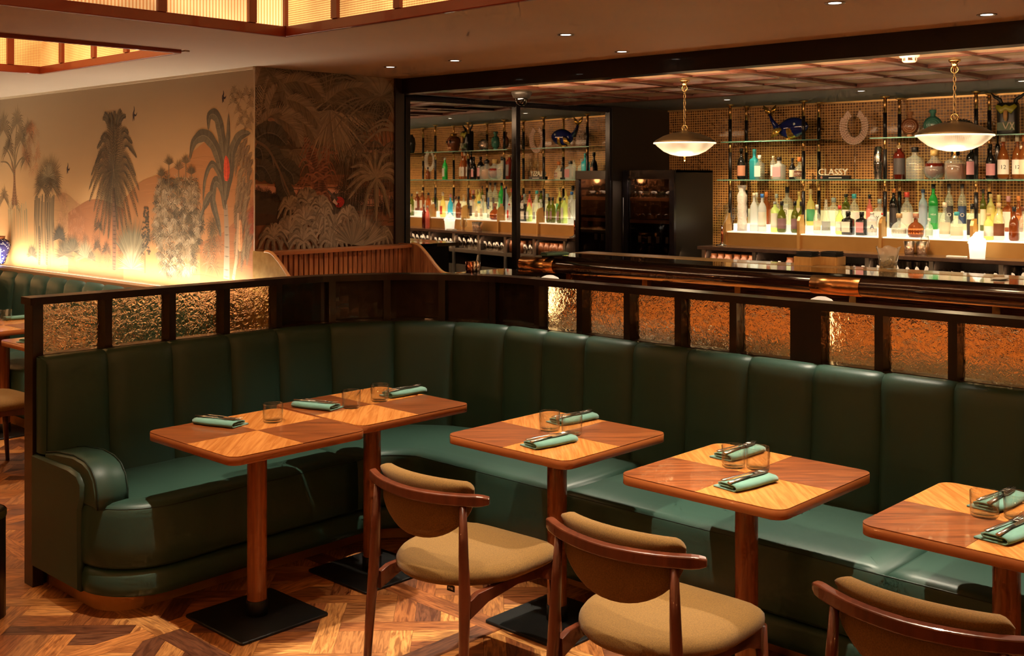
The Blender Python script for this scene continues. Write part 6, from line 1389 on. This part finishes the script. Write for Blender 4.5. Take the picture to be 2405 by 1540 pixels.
# ------------------------------------------------------------------ wine fridge
fr = thing('wine_fridge', 'tall black wine cabinet with glass door in the bar corner', 'fridge', (8.0, 5.86, 0))
Fz = lambda o: abs_child(o, fr)
FX, FY0, FY1, FT = 7.99, 5.60, 6.16, 1.845
Fz(MB().bb(FX + .03, 8.60, FY0, FY0 + .02, 0, FT).build('side_panel', mat('fridge_side', (.022, .018, .014), .32, .3), fr)); Fz(MB().bb(FX + .03, 8.60, FY1 - .02, FY1, 0, FT).build('side_panel', M_black, fr)); Fz(MB().bb(FX + .03, 8.60, FY0, FY1, FT - .02, FT).build('cabinet_top', M_black, fr)); Fz(MB().bb(8.55, 8.60, FY0 + .02, FY1 - .02, .05, FT - .02).build('cabinet_back', M_black, fr))
for y0, y1, z0, z1 in ((FY0, FY0 + .05, .06, FT), (FY1 - .05, FY1, .06, FT), (FY0 + .05, FY1 - .05, FT - .08, FT), (FY0 + .05, FY1 - .05, .06, .14)): Fz(MB().bb(FX, FX + .03, y0, y1, z0, z1).build('door_frame', M_frame, fr))
Fz(MB().bb(FX + .012, FX + .016, FY0 + .05, FY1 - .05, .14, FT - .08).build('door_glass', tglass('fridge_glass', (.55, .50, .48), .02, 1.8), fr))
Fz(MB().tube([(FX - .035, FY1 - .03, .95), (FX - .035, FY1 - .03, 1.6)], .008, 8).build('door_handle', M_frame, fr))
for z_ in (1.585, 1.385, .95, .75, .55):
    s_ = Fz(MB().bb(FX + .05, 8.5, FY0 + .05, FY1 - .05, z_ - .006, z_ + .006).build('wire_shelf', M_blackmetal, fr)); f_ = Fz(MB().bb(FX + .04, FX + .055, FY0 + .05, FY1 - .05, z_ - .014, z_ + .016).build('wood_shelf_front', mat('beech_front', (.56, .25, .10), .45), fr))
M_wine = mat('wine_glass_dark', (.012, .016, .010), .08, coat=.6)
def b_wine(): return MB().lathe([(0, 0), (.036, 0), (.038, .01), (.038, .19), (.03, .215), (.014, .24), (.013, .29), (0, .29)], seg=14, cap=False, M=Matrix.Rotation(pi / 2, 3, 'Y')).build('wine_bottle', M_wine, None)
for z_, ys2 in ((1.62, (.07, .24, .40, .46)), (1.42, (.10, .18, .28, .36, .44))):
    for y_ in ys2: place('wine', b_wine, 'wine_bottle', 'dark wine bottle lying on %s wooden rack of the wine cabinet' % ('the upper' if z_ > 1.5 else 'the lower'), 'bottle', (FX + .07, FY0 + .04 + y_, z_ + .002), 0, 'wine bottles lying on the %s rack' % ('upper' if z_ > 1.5 else 'lower'))
def b_stand():
    o = MB().lathe([(0, 0), (.036, 0), (.038, .01), (.038, .17), (.03, .20), (.014, .225), (.013, .29), (0, .292)], seg=14, cap=False).build('wine_bottle', M_wine, None)
    MB().lathe([(.0145, .22), (.0145, .285)], seg=10).build('neck_foil', cmat('cream'), o); MB().lathe([(.0385, .06), (.0385, .13)], seg=14, cap=False).build('label', cmat('copper'), o); return o
for k, y_ in enumerate((.12, .22, .31, .42)): place('stand', b_stand, 'wine_bottle', 'wine bottle standing upright low in the wine cabinet', 'bottle', (FX + .12, FY0 + .04 + y_, .967), 0, 'upright bottles in the wine cabinet')
lamp('wine_cabinet_fill', 'AREA', (8.06, 5.88, 1.755), 3.0, (1, .75, .5), .3, (8.06, 5.88, 0), sy=.4)  # added lamp inside the cabinet to brighten the shelf fronts
# ------------------------------------------------------------------ pendants
ribm = mat('ribbed_opal_glass', (1, .9, .7), .25, emit=(1.0, .74, .42), es=.45, bump=None)
nt = ribm.node_tree; L = nt.links.new; p = nt.nodes['Principled BSDF']; tc = nd(nt, 'ShaderNodeTexCoord'); sp = nd(nt, 'ShaderNodeSeparateXYZ'); L(tc.outputs['Object'], sp.inputs[0])
an = nd(nt, 'ShaderNodeMath', operation='ARCTAN2'); L(sp.outputs[1], an.inputs[0]); L(sp.outputs[0], an.inputs[1]); ml = nd(nt, 'ShaderNodeMath', operation='MULTIPLY'); ml.inputs[1].default_value = 120; L(an.outputs[0], ml.inputs[0]); sn = nd(nt, 'ShaderNodeMath', operation='SINE'); L(ml.outputs[0], sn.inputs[0])
nz = nd(nt, 'ShaderNodeTexNoise'); nz.inputs['Scale'].default_value = 6; L(tc.outputs['Object'], nz.inputs[0]); mr = nd(nt, 'ShaderNodeMapRange'); mr.inputs['From Min'].default_value = .35; mr.inputs['From Max'].default_value = .7; mr.inputs['To Min'].default_value = .30; mr.inputs['To Max'].default_value = 1.0; L(nz.outputs[0], mr.inputs[0])
m3_ = nd(nt, 'ShaderNodeMath', operation='MULTIPLY_ADD'); m3_.inputs[1].default_value = .10; L(sn.outputs[0], m3_.inputs[0]); L(mr.outputs[0], m3_.inputs[2]); L(m3_.outputs[0], p.inputs['Emission Strength'])
for px, py, lb in ((1608, 188, 'left pendant lamp with ribbed glass bowl on a chain above the bar'), (2242, 140, 'right pendant lamp with ribbed glass bowl hanging before the bottles')):
    c = at(px, py, 2.424); zr = EYE + (HZP - (335 if px < 1800 else 317)) * (c.x * FW[0] + c.y * FW[1]) / FPX
    t = thing('pendant_lamp', lb, 'pendant lamp', (c.x, c.y, zr), 0, 'glass bowl pendant lamps')
    MB().lathe([(.205, 0), (.206, .004), (.19, .018), (.14, .046), (.08, .066), (.03, .074), (.012, .082), (0, .083)], seg=48).build('metal_dome', mat('bronze_dome', (.16, .115, .06), .35, .8), t)
    MB().lathe([(.200, .004), (.206, .001), (.209, -.004), (.205, -.008), (.198, -.006)], seg=48, cap=False).build('glass_rim', mat('rim_glass', (.9, .8, .6), .2, emit=(1, .78, .46), es=1.3), t)
    MB().lathe([(.200, -.005), (.180, -.026), (.14, -.058), (.09, -.080), (.04, -.089), (0, -.091)], seg=48, cap=False).build('glass_bowl', ribm, t)
    MB().lathe([(.004, -.086), (.008, -.094), (.006, -.100), (.010, -.108), (.006, -.118), (0, -.126)], seg=12).build('finial', M_brass, t)
    zc = 2.424 - zr; mb = MB(); nl = 12; z0 = .085
    for k in range(nl):
        zz = z0 + (zc - .05 - z0) * (k + .5) / nl; rt = Matrix.Rotation(pi / 2 * (k % 2), 3, 'Z')
        mb.tube([Vector((c.x * 0, 0, zz)) + rt @ Vector((.0075 * cos(a * pi / 5), 0,   .019 * sin(a * pi / 5))) for a in range(11)], .0017, 5, cap=False)
    sgrp(mb.build('chain', mat('chain_brass', (.38, .24, .10), .35, .9), t), kind='stuff')
    for zz in (z0 + .012, zc - .055): MB().tube([(0, .020 * cos(a * pi / 8), zz + .020 * sin(a * pi / 8)) for a in range(17)], .0028, 6, cap=False).build('ring', M_brass, t)
    MB().tube([(.006, .004, z0), (.009, .006, z0 + .1), (.006, .004, zc - .06)], .0026, 6).build('cable', M_black, t)
    MB().lathe([(.004, -.052), (.010, -.044), (.018, -.030), (.014, -.022), (.030, -.012), (.034, 0)], (0, 0, zc), 20).build('canopy', M_brass, t)
    lamp('pendant_light', 'POINT', (c.x, c.y, zr - .17), 4.5, (1, .72, .40), .08)
# ------------------------------------------------------------------ dome camera, smoke detector
c = at(1225, 216, 2.40); t = thing('security_camera', 'black dome security camera under the bar ceiling near the mirror', 'camera', (c.x, c.y, 2.402))
MB().lathe([(.075, 0), (.078, -.01), (.060, -.045), (.045, -.05), (.043, -.044), (0, -.04)], seg=28, cap=False).build('housing', mat('camera_black', (.03, .025, .02), .35), t)
MB().lathe([(.046, -.048), (.046, -.062), (.038, -.085), (.022, -.098), (0, -.103)], seg=24, cap=False).build('dome', tglass('dome_glass', (.55, .5, .48), .02, 2.5), t); MB().lathe([(0, -.09), (.014, -.085), (.016, -.05), (0, -.05)], seg=12).build('lens', M_black, t)
c = at(2136, 128, 2.424); t = thing('smoke_detector', 'white smoke detector on the bar ceiling left of the right pendant', 'smoke detector', (c.x, c.y, 2.424))
MB().lathe([(.052, 0), (.052, -.012), (.042, -.018)], seg=24).build('detector_base', mat('detector_white', (.65, .5, .42), .5), t)
for k in range(6): a = k * pi / 3; MB().box((.034 * cos(a), .034 * sin(a), -.026), (.006, .012, .018), rz=a).build('fin', mat('detector_white', (.65, .5, .42), .5), t)
MB().lathe([(.038, -.034), (.030, -.042), (0, -.043)], seg=20).build('detector_cap', mat('detector_white', (.65, .5, .42), .5), t)

# unseen sconces added behind the camera to carry the orange fill light
for x, y in FILL_SCONCES:
    lb = {(-1.90, 1.6): 'added fill sconce on the unseen entrance wall, nearer the front', (-1.90, 4.4): 'added fill sconce on the unseen entrance wall, deeper in the room', (.9, -2.5): 'added fill sconce on the unseen front wall, left one', (3.6, -2.5): 'added fill sconce on the unseen front wall, right one'}[(x, y)]
    t = thing('fill_sconce', lb, 'wall lamp', (x - (.08 if x < 0 else 0), y - (.08 if y < 0 else 0), 1.75))
    MB().lathe([(.03, -.14), (.05, -.14), (.03, -.12), (.02, -.10)], seg=16).build('brass_cup', M_brass, t); MB().lathe([(.03, .10), (.05, .12), (.02, .14)], seg=16).build('brass_cap', M_brass, t)
    MB().bb(-.02, .02, -.02, .02, -.14, .14).build('wall_plate', M_brass, t)
